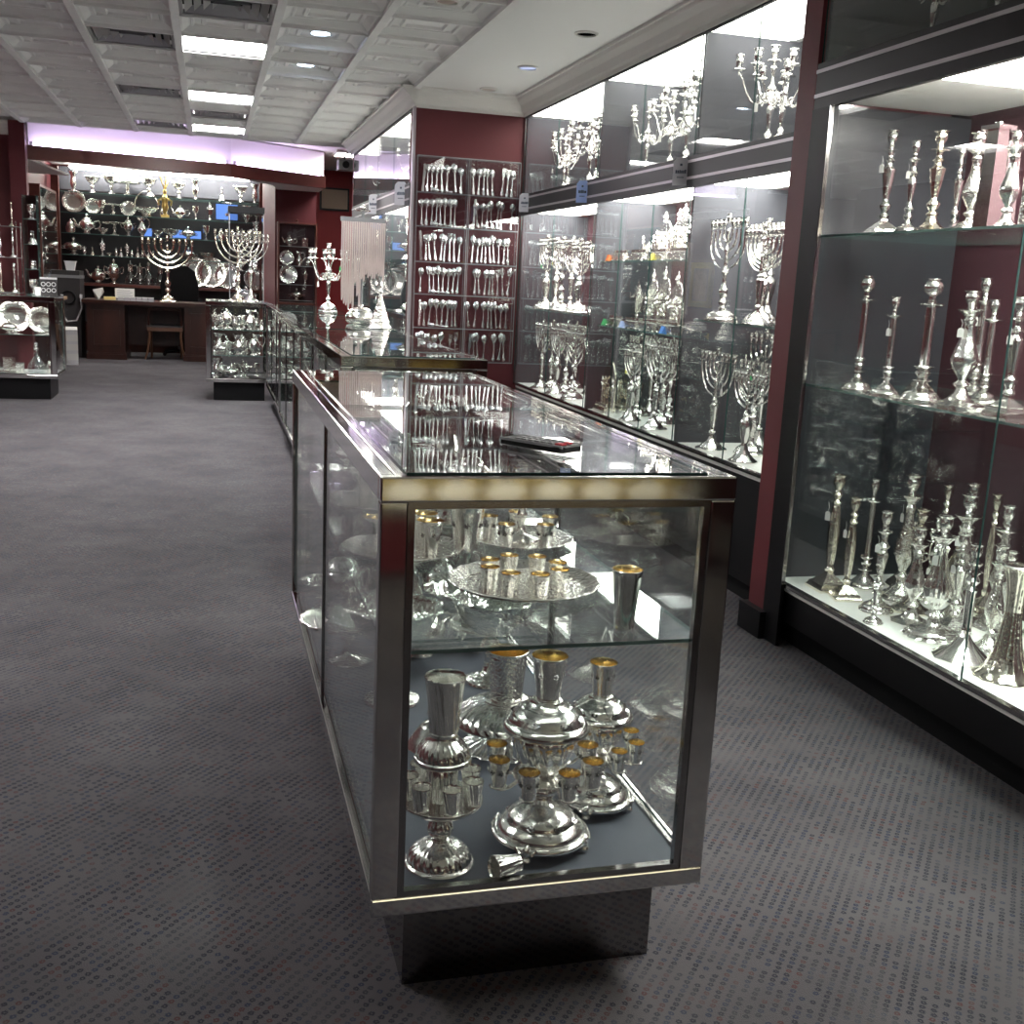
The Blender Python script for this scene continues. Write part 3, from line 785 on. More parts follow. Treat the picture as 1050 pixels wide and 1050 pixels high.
# trumpet shaped stick
p = Proto('candlestick', 'candlestick')
p.part('body', MB().lathe(sp([(0.074, 0.0), (0.074, 0.0), (0.072, 0.006), (0.050, 0.030), (0.034, 0.080), (0.024, 0.150), (0.019, 0.200), (0.0195, 0.205), (0.022, 0.260), (0.030, 0.310), (0.040, 0.335)], 3), 60, fl=lambda a, z: 1 + 0.10 * abs(cos(6 * a))).mesh('trumpet_body', 'warm_silver'))
p.part('rim', MB().lathe([(0.041, 0.332), (0.044, 0.336), (0.041, 0.340), (0.030, 0.340), (0.028, 0.325), (0.0, 0.322)], 36).mesh('trumpet_rim', 'silver'))
p.h = 0.34; p.tagz = 0.2
CS['trumpet'] = p
# square obelisk
p = Proto('candlestick', 'candlestick')
q4 = sqrt(2)
p.part('column', MB().lathe([(0.026 * q4, 0.012), (0.019 * q4, 0.300)], 4, rot=pi / 4).mesh('obelisk_column', 'plain_silver', False))
p.part('base', MB().bx(-0.040, 0.040, -0.040, 0.040, 0, 0.012).mesh('obelisk_base', 'plain_silver', False))
p.part('cap', MB().bx(-0.032, 0.032, -0.032, 0.032, 0.300, 0.312).lathe([(0.012, 0.312), (0.012, 0.322), (0.0, 0.322)], 16).mesh('obelisk_cap', 'plain_silver'))
p.h = 0.322; p.tagz = 0.2
CS['obelisk'] = p
# hammered cylinder
p = Proto('candlestick', 'candlestick')
p.part('body', MB().lathe([(0.040, 0.0), (0.040, 0.008), (0.026, 0.012), (0.026, 0.235), (0.026, 0.235), (0.038, 0.246), (0.038, 0.252), (0.014, 0.252), (0.0, 0.244)], 32).mesh('hammered_body', 'ornate'))
p.h = 0.25; p.tagz = 0.16
CS['hammered'] = p

# ---- nine branched menorah, about 0.46 m tall, arms lie along local X
def arm_path(a, ztop, depth, style, n=18):
    pts = []
    if style == 'round':
        for k in range(n + 1):
            t = pi * k / n
            pts.append((-a * cos(t), 0, ztop - depth * sin(t)))
    elif style == 'deep':
        pts.append((-a, 0, ztop))
        for k in range(n + 1):
            t = pi * k / n
            pts.append((-a * cos(t) * (1.0), 0, ztop - depth * 0.35 - depth * 0.65 * sin(t)))
        pts.append((a, 0, ztop))
    else:  # scrolled
        for k in range(n + 1):
            t = pi * k / n
            w = 1 + 0.12 * sin(2 * t) ** 2
            pts.append((-a * cos(t) * w, 0, ztop - depth * sin(t) ** 0.8 if 0 < k < n else ztop))
    return pts
MCUP = sp([(0.004, 0.0), (0.012, 0.002), (0.014, 0.004), (0.005, 0.007), (0.010, 0.018), (0.0115, 0.028), (0.009, 0.036), (0.014, 0.040), (0.014, 0.042), (0.014, 0.042), (0.006, 0.042), (0.0, 0.038)], 2)
MC_ME = {}
def menorah(style, basep, stemp, ztop=0.40, half=0.165, step=1.0, m='silver', seg=24, bseg=24, cups=True, gallery=False, r=0.0048, brot=0.0, fl=None, depth0=0.86, bflute=None):
    p = Proto('menorah', 'menorah')
    p.part('base', MB().lathe(sp(basep, 2), bseg, rot=brot, fl=bflute).mesh('menorah_base', m))
    p.part('stem', MB().lathe(sp(stemp + [(0.006, ztop - 0.11), (0.011, ztop - 0.09), (0.005, ztop - 0.075), (0.0055, ztop - 0.03), (0.010, ztop - 0.012), (0.006, ztop)], 2), seg, fl=fl).mesh('menorah_stem', m))
    if m not in MC_ME:
        MC_ME[m] = MB().lathe(MCUP, 14).mesh('menorah_cup', m)
    for k in range(4, 0, -1):
        a = half * k / 4
        mm = MB().tube(arm_path(a, ztop - 0.004, a * depth0 + 0.012, style), r, 8)
        # knops on the branches
        for s in (-1, 1):
            q = arm_path(a, ztop - 0.004, a * depth0 + 0.012, style)
            c = q[5 if s < 0 else -6]
            mm.lathe([(0.0, -0.007), (0.0075, -0.003), (0.0075, 0.003), (0.0, 0.007)], 8, T(*c))
        p.part('arm', mm.mesh('menorah_arm', m))
    for k in range(-4, 5):
        z = ztop + (0.022 if k == 0 else 0)
        p.part('candle_cup', MC_ME[m], T(half * k / 4, 0, z))
    if gallery:
        g = MB().bx(-half - 0.008, half + 0.008, -0.004, 0.004, ztop - 0.004, ztop + 0.004)
        for k in range(17):
            g.lathe([(0.0, -0.006), (0.005, 0.0), (0.0, 0.006)], 6, T(-half + half * k / 8, 0, ztop - 0.008))
        p.part('gallery_bar', g.mesh('menorah_gallery', m))
    p.h = ztop + 0.06
    p.tagx, p.tagz = half * 0.5, ztop - half * 0.7
    return p
mb_oct = [(0.070, 0.0), (0.070, 0.0), (0.072, 0.006), (0.060, 0.012), (0.052, 0.013), (0.040, 0.030), (0.020, 0.044), (0.011, 0.062), (0.010, 0.075)]
mb_rnd = [(0.076, 0.0), (0.076, 0.0), (0.078, 0.010), (0.070, 0.016), (0.066, 0.030), (0.046, 0.046), (0.022, 0.056), (0.012, 0.068)]
mb_cone = [(0.066, 0.0), (0.066, 0.0), (0.066, 0.006), (0.050, 0.016), (0.030, 0.040), (0.014, 0.072)]
ms_taper = [(0.010, 0.075), (0.017, 0.085), (0.010, 0.092), (0.011, 0.110), (0.019, 0.190), (0.021, 0.205), (0.012, 0.215), (0.017, 0.225), (0.008, 0.235), (0.008, 0.27)]
ms_knop = [(0.012, 0.068), (0.022, 0.084), (0.011, 0.100), (0.020, 0.120), (0.020, 0.140), (0.010, 0.156), (0.010, 0.20), (0.019, 0.214), (0.009, 0.228), (0.008, 0.27)]
ms_vase = [(0.014, 0.072), (0.012, 0.086), (0.020, 0.12), (0.028, 0.165), (0.024, 0.185), (0.012, 0.20), (0.018, 0.212), (0.009, 0.225), (0.008, 0.27)]
MN = {}
MN['round'] = menorah('round', mb_oct, ms_taper, bflute=flute(8, 0.10), bseg=32)
MN['deep'] = menorah('deep', mb_rnd, ms_knop, m='silver', gallery=False, depth0=0.95)
MN['scroll'] = menorah('scroll', mb_rnd, ms_vase, m='ornate', gallery=True, bflute=flute(10, 0.12), bseg=40)
MN['gallery'] = menorah('round', mb_cone, ms_vase, m='silver', gallery=True, half=0.14, ztop=0.36, depth0=0.75)
MN['plain'] = menorah('round', mb_cone, ms_taper, m='plain_silver', half=0.17, r=0.0058)
MN['bronze'] = menorah('round', mb_oct, ms_knop, m='warm_silver', half=0.17, r=0.0065)
def sticker(p, m, x, z):
    q = Proto(p.name, p.cat); q.parts = list(p.parts); q.h = p.h
    me = MB().prism([(-0.012, -0.010), (0.012, -0.012), (0.014, 0.008), (-0.010, 0.012)], -0.001, 0.001, 0, T(x, -0.012, z) @ RX(pi / 2)).mesh('sale_sticker', m, False)
    q.part('sticker', me, label=m.replace('_tag', '') + ' sticker')
    return q
def mtag(p, x=None, z=None):
    q = Proto(p.name, p.cat); q.parts = list(p.parts); q.h = p.h
    q.part('price_tag', TAG, T(x if x is not None else p.tagx, -0.012, z if z is not None else p.tagz), label='small white price tag')
    return q

# ---- candelabrum with curved arms, 0.40 m
def candelabrum(n_arm=4, h=0.36, reach=0.13, m='silver'):
    p = Proto('candelabrum', 'candelabra')
    p.part('base', MB().lathe(sp(mb_rnd, 2), 28, fl=flute(8, 0.10)).mesh('candelabrum_base', m))
    p.part('stem', MB().lathe(sp([(0.012, 0.068), (0.020, 0.080), (0.010, 0.092), (0.012, 0.12), (0.020, 0.165), (0.012, 0.178), (0.016, 0.19), (0.011, 0.21), (0.024, 0.225), (0.024, 0.24), (0.010, 0.255), (0.009, 0.30), (0.016, 0.31), (0.010, 0.32)], 2), 24).mesh('candelabrum_stem', m))
    arm = MB()
    pts = [(0.012, 0, 0.235)]
    for k in range(1, 15):
        t = k / 14
        pts.append((0.012 + (reach - 0.012) * t, 0.012 * sin(t * 2 * pi), 0.235 - 0.055 * sin(pi * min(1, t * 1.15)) + 0.06 * t ** 3))
    arm.tube(pts, [0.0060 - 0.0015 * k / 14 for k in range(15)], 8)
    sc = [(0.045 + 0.020 * cos(a) * (1 - a / 9), 0, 0.205 + 0.020 * sin(a) * (1 - a / 9)) for a in [0.5 * q for q in range(14)]]
    arm.tube(sc, 0.003, 6)
    ame = arm.mesh('candelabrum_arm', m)
    zc_ = pts[-1][2]
    cup = MB().lathe(sp([(0.0, -0.012), (0.006, -0.006), (0.005, 0.0), (0.028, 0.005), (0.030, 0.009), (0.010, 0.008), (0.009, 0.013), (0.016, 0.028), (0.018, 0.040), (0.013, 0.050), (0.021, 0.057), (0.021, 0.060), (0.021, 0.060), (0.010, 0.060), (0.0, 0.052)], 2), 18).mesh('candelabrum_cup', m)
    for k in range(n_arm):
        a = 2 * pi * k / n_arm + 0.35
        p.part('arm', ame, RZ(a))
        p.part('candle_cup', cup, T(cos(a) * reach, sin(a) * reach, zc_))
    p.part('candle_cup', cup, T(0, 0, 0.328))
    p.h = 0.388; p.tagz = 0.2
    return p
CB = {4: candelabrum(4), 6: candelabrum(6, reach=0.15), 'wide': candelabrum(5, reach=0.17)}
def cbtag(p, r=0.10):
    q = Proto(p.name, p.cat); q.parts = list(p.parts); q.h = p.h
    q.part('price_tag', TAG, T(-r, -0.03, 0.175) @ RZ(-1.2), label='white price tag hanging from an arm')
    return q

# ---- cups, fountains, trays for the showcases
def cup_mesh(r0, r1, h, tw=0, m='silver', seg=84, inner='gold', band=False, amp=0.03):
    prof = [(r0 * 0.96, 0.0), (r0, 0.003)] + [(r0 + (r1 - r0) * (k / 12) ** 1.3, 0.003 + (h - 0.008) * k / 12) for k in range(1, 13)]
    out = prof + [(r1 * 1.04, h - 0.003), (r1 * 1.05, h - 0.0015), (r1 * 1.02, h)]
    mm = MB().lathe(out[:-1] + [out[-1]], seg, fl=(twist(tw, amp, 90 * (0.05 / h)) if tw else None))
    # remove the lathe's top cap
    mm.f.pop(); mm.m.pop()
    t = 0.0015
    ins = [(r1 * 1.02, h)] + [(max(0.001, r0 + (r1 - r0) * (k / 8) ** 1.3 - t), 0.004 + (h - 0.008) * k / 8) for k in range(8, -1, -1)] + [(0.0, 0.0035)]
    mm.lathe(ins, seg, mi=1, cap=False)
    return mm.mesh('cup_body', [m, inner])
def cup(r0, r1, h, tw=0, m='silver', inner='gold', name='kiddush_cup', stemmed=False, cat='cup', boss=False):
    p = Proto(name, cat)
    p.part('body', cup_mesh(r0, r1, h, tw, m, inner=inner))
    if boss:
        b = MB()
        for k in range(6):
            a = 2 * pi * k / 6 + 0.3
            zz = h * 0.60; rr = r0 + (r1 - r0) * (0.6 ** 1.3)
            for q in range(5):
                aa = 2 * pi * q / 5
                b.lathe([(0.0, -0.0022), (0.0028, 0.0), (0.0, 0.0022)], 6, RZ(a) @ T(rr, cos(aa) * 0.0042, zz + sin(aa) * 0.0042))
            b.lathe([(0.0, -0.002), (0.003, 0.0), (0.0, 0.002)], 6, RZ(a) @ T(rr, 0, zz))
        p.part('flower_boss', b.mesh('cup_bosses', 'dark_chrome'))
    return p
SMALL_CUP = cup(0.014, 0.019, 0.050, 0, 'silver', name='small_cup', boss=True)
SMALL_TWIST = cup(0.015, 0.0195, 0.048, 14, 'silver', inner='silver', name='small_cup')
SHOT = cup(0.016, 0.020, 0.045, 0, 'ornate', name='small_cup')
GOBLET_GOLD = cup(0.023, 0.034, 0.088, 0, 'silver', boss=True)
GOBLET_TWIST = cup(0.025, 0.0335, 0.098, 14, 'silver', inner='silver')
BEAKER = cup(0.019, 0.028, 0.115, 0, 'plain_silver', name='beaker')
BIG_BEAKER = cup(0.046, 0.056, 0.15, 0, 'ornate', inner='gold', name='beaker')

def dish_mesh(prof_o, m, seg=48, fl=None):
    return MB().lathe(prof_o, seg, fl=fl).mesh('dish', m)
TRAY = Proto('serving_tray', 'tray')
TRAY.part('well', dish_mesh([(0.0, 0.0), (0.120, 0.0), (0.128, 0.002), (0.128, 0.005), (0.118, 0.004), (0.0, 0.004)], 'ornate'))
TRAY.part('rim', dish_mesh([(0.126, 0.002), (0.150, 0.010), (0.160, 0.015), (0.163, 0.014), (0.163, 0.017), (0.159, 0.0185), (0.150, 0.0135), (0.126, 0.0055), (0.126, 0.002)], 'ornate', 72, lambda a, z: 1 + (0.012 * cos(16 * a) if z > 0.009 else 0)))

# fountain with flower bosses and gold cups (tiers: base, ring, dome); cups are separate things
def fountain(twisted):
    p = Proto('cup_fountain', 'wine fountain')
    m = 'silver'
    if twisted:
        fl_ = lambda a, z: 1 + (0.016 * cos(26 * a + 110 * z) if 0.012 < z < 0.044 else 0.0)
        p.part('base', MB().lathe(sp([(0.066, 0.0), (0.066, 0.0), (0.068, 0.006), (0.064, 0.010), (0.0615, 0.012), (0.059, 0.022), (0.052, 0.032), (0.040, 0.040), (0.027, 0.045), (0.016, 0.052)], 3), 182, fl=fl_).mesh('fountain_base', m))
        p.part('stem', MB().lathe(sp([(0.016, 0.050), (0.013, 0.055), (0.022, 0.066), (0.025, 0.076), (0.020, 0.088), (0.014, 0.096), (0.013, 0.102), (0.020, 0.108)], 3), 84, fl=twist(12, 0.05, 110)).mesh('fountain_stem', m))
        p.part('cup_ring', MB().lathe(sp([(0.018, 0.106), (0.040, 0.108), (0.062, 0.118), (0.076, 0.129), (0.079, 0.134), (0.077, 0.137), (0.074, 0.1365), (0.020, 0.1365)], 3), 64).mesh('fountain_ring', m))
        p.part('column', MB().lathe([(0.026, 0.130), (0.029, 0.134), (0.029, 0.205), (0.024, 0.212)], 98, fl=twist(14, 0.03, 90)).mesh('fountain_column', m))
        p.part('dome', MB().lathe(sp([(0.020, 0.205), (0.050, 0.211), (0.0545, 0.216), (0.0545, 0.216), (0.0535, 0.221), (0.0510, 0.223), (0.0495, 0.232), (0.044, 0.243), (0.036, 0.251), (0.029, 0.258), (0.026, 0.264), (0.025, 0.272), (0.0, 0.272)], 3), 182, fl=lambda a, z: 1 + (0.014 * cos(26 * a + 110 * z) if 0.223 < z < 0.256 else 0.0)).mesh('fountain_dome', m))
        p.ring = (0.063, 0.1365); p.top = 0.272; p.n = 7
    else:
        p.part('base', MB().lathe(sp([(0.090, 0.020), (0.090, 0.020), (0.098, 0.024), (0.099, 0.031), (0.092, 0.036), (0.088, 0.036), (0.086, 0.044), (0.072, 0.056), (0.070, 0.056), (0.066, 0.066), (0.046, 0.080), (0.026, 0.090), (0.018, 0.100)], 3), 64).mesh('fountain_base', m),
               subs=[('foot', FOOT, RZ(pi / 4 + k * pi / 2)) for k in range(4)])
        b = MB()
        for k in range(8):
            a = 2 * pi * k / 8
            for q in range(6):
                aa = 2 * pi * q / 6
                b.lathe([(0.0, -0.003), (0.004, 0.0), (0.0, 0.003)], 6, RZ(a) @ T(0.068 + 0.004 * cos(aa), 0.006 * sin(aa), 0.063 + 0.004 * cos(aa) * -0.6))
        p.part('flower_boss', b.mesh('fountain_bosses', 'dark_chrome'))
        p.part('stem', MB().lathe(sp([(0.018, 0.100), (0.026, 0.108), (0.030, 0.120), (0.024, 0.130), (0.018, 0.136), (0.028, 0.142), (0.024, 0.148)], 3), 48).mesh('fountain_stem', m))
        p.part('cup_ring', MB().lathe(sp([(0.022, 0.130), (0.044, 0.136), (0.060, 0.146), (0.062, 0.150), (0.055, 0.150), (0.020, 0.148)], 3), 64).mesh('fountain_ring', m))
        arm = MB()
        for k in range(8):
            a = 2 * pi * k / 8
            pts = [(0.055, 0, 0.146), (0.075, 0, 0.135), (0.092, 0, 0.133), (0.100, 0, 0.140)]
            arm.tube(pts, 0.004, 8, X=RZ(a))
            arm.lathe([(0.0, 0.137), (0.016, 0.139), (0.018, 0.142), (0.0, 0.1425)], 16, RZ(a) @ T(0.100, 0, 0))
        p.part('cup_bracket', arm.mesh('fountain_brackets', m))
        p.part('column', MB().lathe(sp([(0.022, 0.146), (0.034, 0.160), (0.050, 0.190), (0.060, 0.222), (0.058, 0.238), (0.046, 0.252)], 3), 80, fl=lambda a, z: 1 + 0.05 * cos(10 * a + 40 * z)).mesh('fountain_column', m))
        p.part('dome', MB().lathe(sp([(0.050, 0.244), (0.080, 0.246), (0.086, 0.250), (0.086, 0.250), (0.085, 0.258), (0.077, 0.266), (0.074, 0.267), (0.066, 0.282), (0.050, 0.294), (0.044, 0.296), (0.034, 0.304), (0.028, 0.310), (0.0, 0.310)], 3), 64).mesh('fountain_dome', m))
        p.part('flower_boss', b.mesh('fountain_bosses_top', 'dark_chrome'), T(0, 0, 0.215))
        p.ring = (0.100, 0.1425); p.top = 0.310; p.n = 8
    return p
ft = MB().lathe(sp([(0.0, 0.0), (0.010, 0.004), (0.011, 0.010), (0.007, 0.016), (0.010, 0.024), (0.008, 0.034), (0.0, 0.040)], 2), 12, T(0.092, 0, 0))
ft.tube([(0.092, 0.0, 0.02), (0.100, 0.014, 0.026), (0.094, 0.022, 0.034)], 0.004, 6)
ft.tube([(0.092, 0.0, 0.02), (0.100, -0.014, 0.026), (0.094, -0.022, 0.034)], 0.004, 6)
FOOT = ft.mesh('fountain_foot', 'ornate')
FT_TW, FT_B = fountain(True), fountain(False)
# large fountain: wide spiral-fluted dome carrying a patterned beaker band
p = Proto('cup_fountain', 'wine fountain')
p.part('base', MB().lathe(sp([(0.100, 0.0), (0.100, 0.0), (0.104, 0.008), (0.094, 0.016), (0.070, 0.030), (0.040, 0.046), (0.026, 0.06)], 3), 144, fl=twist(24, 0.03, 60)).mesh('big_fountain_base', 'silver'))
p.part('stem', MB().lathe(sp([(0.026, 0.06), (0.034, 0.075), (0.026, 0.09), (0.040, 0.10)], 3), 48).mesh('big_fountain_stem', 'silver'))
p.part('dome', MB().lathe(sp([(0.040, 0.10), (0.120, 0.108), (0.132, 0.116), (0.132, 0.116), (0.128, 0.128), (0.120, 0.144), (0.098, 0.166), (0.072, 0.184), (0.056, 0.192), (0.052, 0.20), (0.0, 0.20)], 3), 180, fl=lambda a, z: 1 + (0.012 * cos(30 * a + 60 * z) if 0.125 < z < 0.19 else 0)).mesh('big_fountain_dome', 'silver'))
p.h = 0.20
FT_BIG = p

# ---- bowls, pots, vases for the shelves
def simple(name, cat, prof, m='silver', seg=24, fl=None, n=2):
    p = Proto(name, cat); p.part('body', MB().lathe(sp(prof, n), seg, fl=fl).mesh(name + '_body', m)); return p
K = {}
K['goblet'] = Proto('goblet', 'goblet')
K['goblet'].part('foot', MB().lathe(sp([(0.034, 0), (0.034, 0), (0.034, 0.004), (0.012, 0.012), (0.006, 0.030), (0.010, 0.045), (0.006, 0.058)], 2), 20).mesh('goblet_foot', 'silver'))
K['goblet'].part('bowl', MB().lathe(sp([(0.006, 0.058), (0.024, 0.070), (0.034, 0.100), (0.036, 0.135), (0.039, 0.140), (0.037, 0.140), (0.030, 0.100), (0.0, 0.075)], 2), 24).mesh('goblet_bowl', 'ornate'))
K['bowl'] = Proto('footed_bowl', 'bowl')
K['bowl'].part('foot', MB().lathe(sp([(0.045, 0), (0.045, 0), (0.045, 0.006), (0.022, 0.016), (0.016, 0.030)], 2), 24).mesh('bowl_foot', 'silver'))
K['bowl'].part('body', MB().lathe(sp([(0.016, 0.030), (0.050, 0.040), (0.080, 0.065), (0.098, 0.105), (0.106, 0.112), (0.103, 0.114), (0.092, 0.105), (0.070, 0.066), (0.0, 0.045)], 2), 48, fl=lambda a, z: 1 + (0.05 * cos(12 * a) if z > 0.05 else 0.0)).mesh('bowl_body', 'silver'))
K['tureen'] = Proto('covered_dish', 'dish')
K['tureen'].part('body', MB().lathe(sp([(0.040, 0), (0.040, 0), (0.042, 0.006), (0.022, 0.020), (0.030, 0.030), (0.078, 0.050), (0.088, 0.072), (0.086, 0.082)], 2), 28).mesh('tureen_body', 'silver'))
K['tureen'].part('lid', MB().lathe(sp([(0.090, 0.082), (0.090, 0.086), (0.070, 0.106), (0.036, 0.122), (0.010, 0.128), (0.008, 0.136), (0.016, 0.146), (0.010, 0.158), (0.0, 0.164)], 2), 28).mesh('tureen_lid', 'silver'))
hd = MB()
for s in (-1, 1):
    hd.tube([(s * 0.084, 0, 0.066), (s * 0.108, 0, 0.080), (s * 0.116, 0, 0.066), (s * 0.104, 0, 0.050), (s * 0.080, 0, 0.054)], 0.005, 6)
K['tureen'].part('handle', hd.mesh('tureen_handles', 'silver'))
K['pitcher'] = Proto('pitcher', 'pitcher')
K['pitcher'].part('body', MB().lathe(sp([(0.040, 0), (0.040, 0), (0.042, 0.006), (0.024, 0.018), (0.030, 0.030), (0.056, 0.070), (0.058, 0.100), (0.036, 0.150), (0.026, 0.185), (0.030, 0.215), (0.040, 0.235), (0.036, 0.235), (0.024, 0.205), (0.0, 0.19)], 2), 28).mesh('pitcher_body', 'silver'))
K['pitcher'].part('handle', MB().tube([(0.030, 0, 0.220), (0.062, 0, 0.236), (0.092, 0, 0.205), (0.094, 0, 0.150), (0.074, 0, 0.105), (0.054, 0, 0.090)], 0.0055, 8).mesh('pitcher_handle', 'silver'))
K['pitcher'].part('spout', MB().tube([(-0.028, 0, 0.205), (-0.044, 0, 0.228), (-0.058, 0, 0.246)], [0.016, 0.012, 0.004], 8).mesh('pitcher_spout', 'silver'))
K['teapot'] = Proto('teapot', 'teapot')
K['teapot'].part('body', MB().lathe(sp([(0.036, 0), (0.036, 0), (0.038, 0.006), (0.026, 0.016), (0.052, 0.036), (0.072, 0.070), (0.064, 0.104), (0.040, 0.122)], 2), 28).mesh('teapot_body', 'silver'))
K['teapot'].part('lid', MB().lathe(sp([(0.042, 0.122), (0.042, 0.125), (0.026, 0.140), (0.008, 0.148), (0.014, 0.160), (0.0, 0.172)], 2), 20).mesh('teapot_lid', 'silver'))
K['teapot'].part('spout', MB().tube([(-0.060, 0, 0.055), (-0.090, 0, 0.075), (-0.098, 0, 0.105), (-0.116, 0, 0.126)], [0.016, 0.012, 0.009, 0.007], 8).mesh('teapot_spout', 'silver'))
K['teapot'].part('handle', MB().tube([(0.060, 0, 0.105), (0.100, 0, 0.118), (0.118, 0, 0.085), (0.102, 0, 0.050), (0.066, 0, 0.045)], 0.006, 8).mesh('teapot_handle', 'silver'))
K['plate'] = Proto('silver_plate', 'plate')
K['plate'].part('well', dish_mesh([(0.0, 0.0), (0.066, 0.0), (0.074, 0.003), (0.074, 0.006), (0.066, 0.004), (0.0, 0.004)], 'plain_silver', 36))
K['plate'].part('rim', dish_mesh([(0.072, 0.003), (0.104, 0.013), (0.110, 0.013), (0.110, 0.017), (0.104, 0.018), (0.072, 0.0065), (0.072, 0.003)], 'ornate', 60, lambda a, z: 1 + (0.03 * abs(cos(6 * a)) if z > 0.01 else 0)))
K['cakestand'] = Proto('cake_stand', 'cake stand')
K['cakestand'].part('foot', MB().lathe(sp([(0.055, 0), (0.055, 0), (0.055, 0.006), (0.024, 0.020), (0.014, 0.050), (0.022, 0.070), (0.012, 0.090), (0.03, 0.105)], 2), 24).mesh('stand_foot', 'silver'))
K['cakestand'].part('plate', MB().lathe(sp([(0.03, 0.105), (0.110, 0.112), (0.132, 0.128), (0.135, 0.128), (0.130, 0.132), (0.105, 0.118), (0.0, 0.114)], 2), 48, fl=lambda a, z: 1 + 0.02 * cos(14 * a)).mesh('stand_plate', 'ornate'))
K['compote'] = Proto('compote', 'bowl')
K['compote'].part('foot', MB().lathe(sp([(0.055, 0), (0.055, 0), (0.055, 0.008), (0.020, 0.025), (0.012, 0.060), (0.026, 0.085), (0.012, 0.110)], 2), 24).mesh('compote_foot', 'ornate'))
K['compote'].part('bowl', MB().lathe(sp([(0.012, 0.110), (0.045, 0.125), (0.070, 0.155), (0.088, 0.195), (0.098, 0.20), (0.084, 0.20), (0.06, 0.155), (0.0, 0.13)], 2), 40, fl=lambda a, z: 1 + (0.06 * cos(8 * a) if z > 0.15 else 0.0)).mesh('compote_bowl', 'ornate'))
K['basket'] = Proto('silver_basket', 'basket')
K['basket'].part('bowl', MB().lathe(sp([(0.060, 0), (0.060, 0), (0.060, 0.008), (0.040, 0.020), (0.075, 0.040), (0.120, 0.080), (0.128, 0.090), (0.120, 0.088), (0.07, 0.046), (0.0, 0.036)], 2), 48, fl=lambda a, z: 1 + (0.05 * cos(10 * a) if z > 0.03 else 0), sy=0.75).mesh('basket_bowl', 'ornate'))
K['basket'].part('handle', MB().tube([(-0.118 * cos(pi * k / 16), 0, 0.085 + 0.165 * sin(pi * k / 16)) for k in range(17)], 0.006, 8).mesh('basket_handle', 'silver'))
K['vase'] = Proto('flower_vase', 'vase')
K['vase'].part('foot', MB().lathe(sp([(0.042, 0), (0.042, 0), (0.042, 0.006), (0.016, 0.018), (0.012, 0.034)], 2), 20).mesh('vase_foot', 'silver'))
K['vase'].part('body', MB().lathe(sp([(0.012, 0.034), (0.030, 0.070), (0.034, 0.110), (0.024, 0.160), (0.034, 0.200), (0.048, 0.215), (0.044, 0.216), (0.022, 0.165), (0.0, 0.1)], 2), 32, fl=flute(10, 0.08)).mesh('vase_body', 'ornate'))
K['decanter'] = Proto('decanter', 'decanter')
K['decanter'].part('body', MB().lathe(sp([(0.056, 0), (0.056, 0), (0.066, 0.010), (0.070, 0.050), (0.046, 0.100), (0.018, 0.140), (0.015, 0.185)], 2), 24).mesh('decanter_body', 'crystal'))
K['decanter'].part('collar', MB().lathe(sp([(0.018, 0.160), (0.020, 0.165), (0.017, 0.195), (0.024, 0.206), (0.0, 0.206)], 2), 20).mesh('decanter_collar', 'silver'))
K['decanter'].part('stopper', MB().lathe(sp([(0.008, 0.206), (0.008, 0.214), (0.018, 0.226), (0.018, 0.240), (0.0, 0.255)], 2), 16).mesh('decanter_stopper', 'silver'))
K['claret'] = Proto('claret_jug', 'jug')
K['claret'].part('body', MB().lathe(sp([(0.050, 0), (0.050, 0), (0.060, 0.012), (0.064, 0.050), (0.046, 0.090), (0.026, 0.130), (0.024, 0.16)], 2), 24).mesh('claret_body', 'crystal'))
K['claret'].part('mount', MB().lathe(sp([(0.027, 0.140), (0.030, 0.15), (0.026, 0.190), (0.034, 0.215), (0.016, 0.230), (0.006, 0.240), (0.010, 0.252), (0.0, 0.262)], 2), 24).mesh('claret_mount', 'silver'))
K['claret'].part('handle', MB().tube([(0.028, 0, 0.200), (0.062, 0, 0.210), (0.076, 0, 0.170), (0.070, 0, 0.120), (0.050, 0, 0.085)], 0.006, 8).mesh('claret_handle', 'silver'))
K['urn'] = Proto('tea_urn', 'urn')
K['urn'].part('body', MB().lathe(sp([(0.050, 0), (0.050, 0), (0.050, 0.010), (0.022, 0.030), (0.030, 0.050), (0.062, 0.090), (0.072, 0.140), (0.060, 0.185), (0.050, 0.195)], 2), 28).mesh('urn_body', 'silver'))
K['urn'].part('lid', MB().lathe(sp([(0.056, 0.195), (0.054, 0.202), (0.030, 0.225), (0.010, 0.234), (0.016, 0.250), (0.008, 0.262), (0.0, 0.275)], 2), 24).mesh('urn_lid', 'silver'))
hd = MB()
for s in (-1, 1):
    hd.tube([(s * 0.062, 0, 0.165), (s * 0.098, 0, 0.185), (s * 0.104, 0, 0.150), (s * 0.090, 0, 0.115), (s * 0.066, 0, 0.110)], 0.006, 6)
K['urn'].part('handle', hd.mesh('urn_handles', 'silver'))
K['shaker'] = simple('salt_shaker', 'shaker', [(0.018, 0), (0.018, 0), (0.019, 0.004), (0.012, 0.012), (0.020, 0.035), (0.014, 0.060), (0.017, 0.068), (0.010, 0.082), (0.003, 0.088), (0.004, 0.094), (0.0, 0.098)], 'silver', 16)
K['bell'] = simple('table_bell', 'bell', [(0.036, 0), (0.036, 0), (0.034, 0.008), (0.022, 0.040), (0.014, 0.060), (0.006, 0.066), (0.010, 0.085), (0.006, 0.110), (0.010, 0.125), (0.0, 0.135)], 'silver', 18)
K['spice'] = Proto('spice_tower', 'spice box')
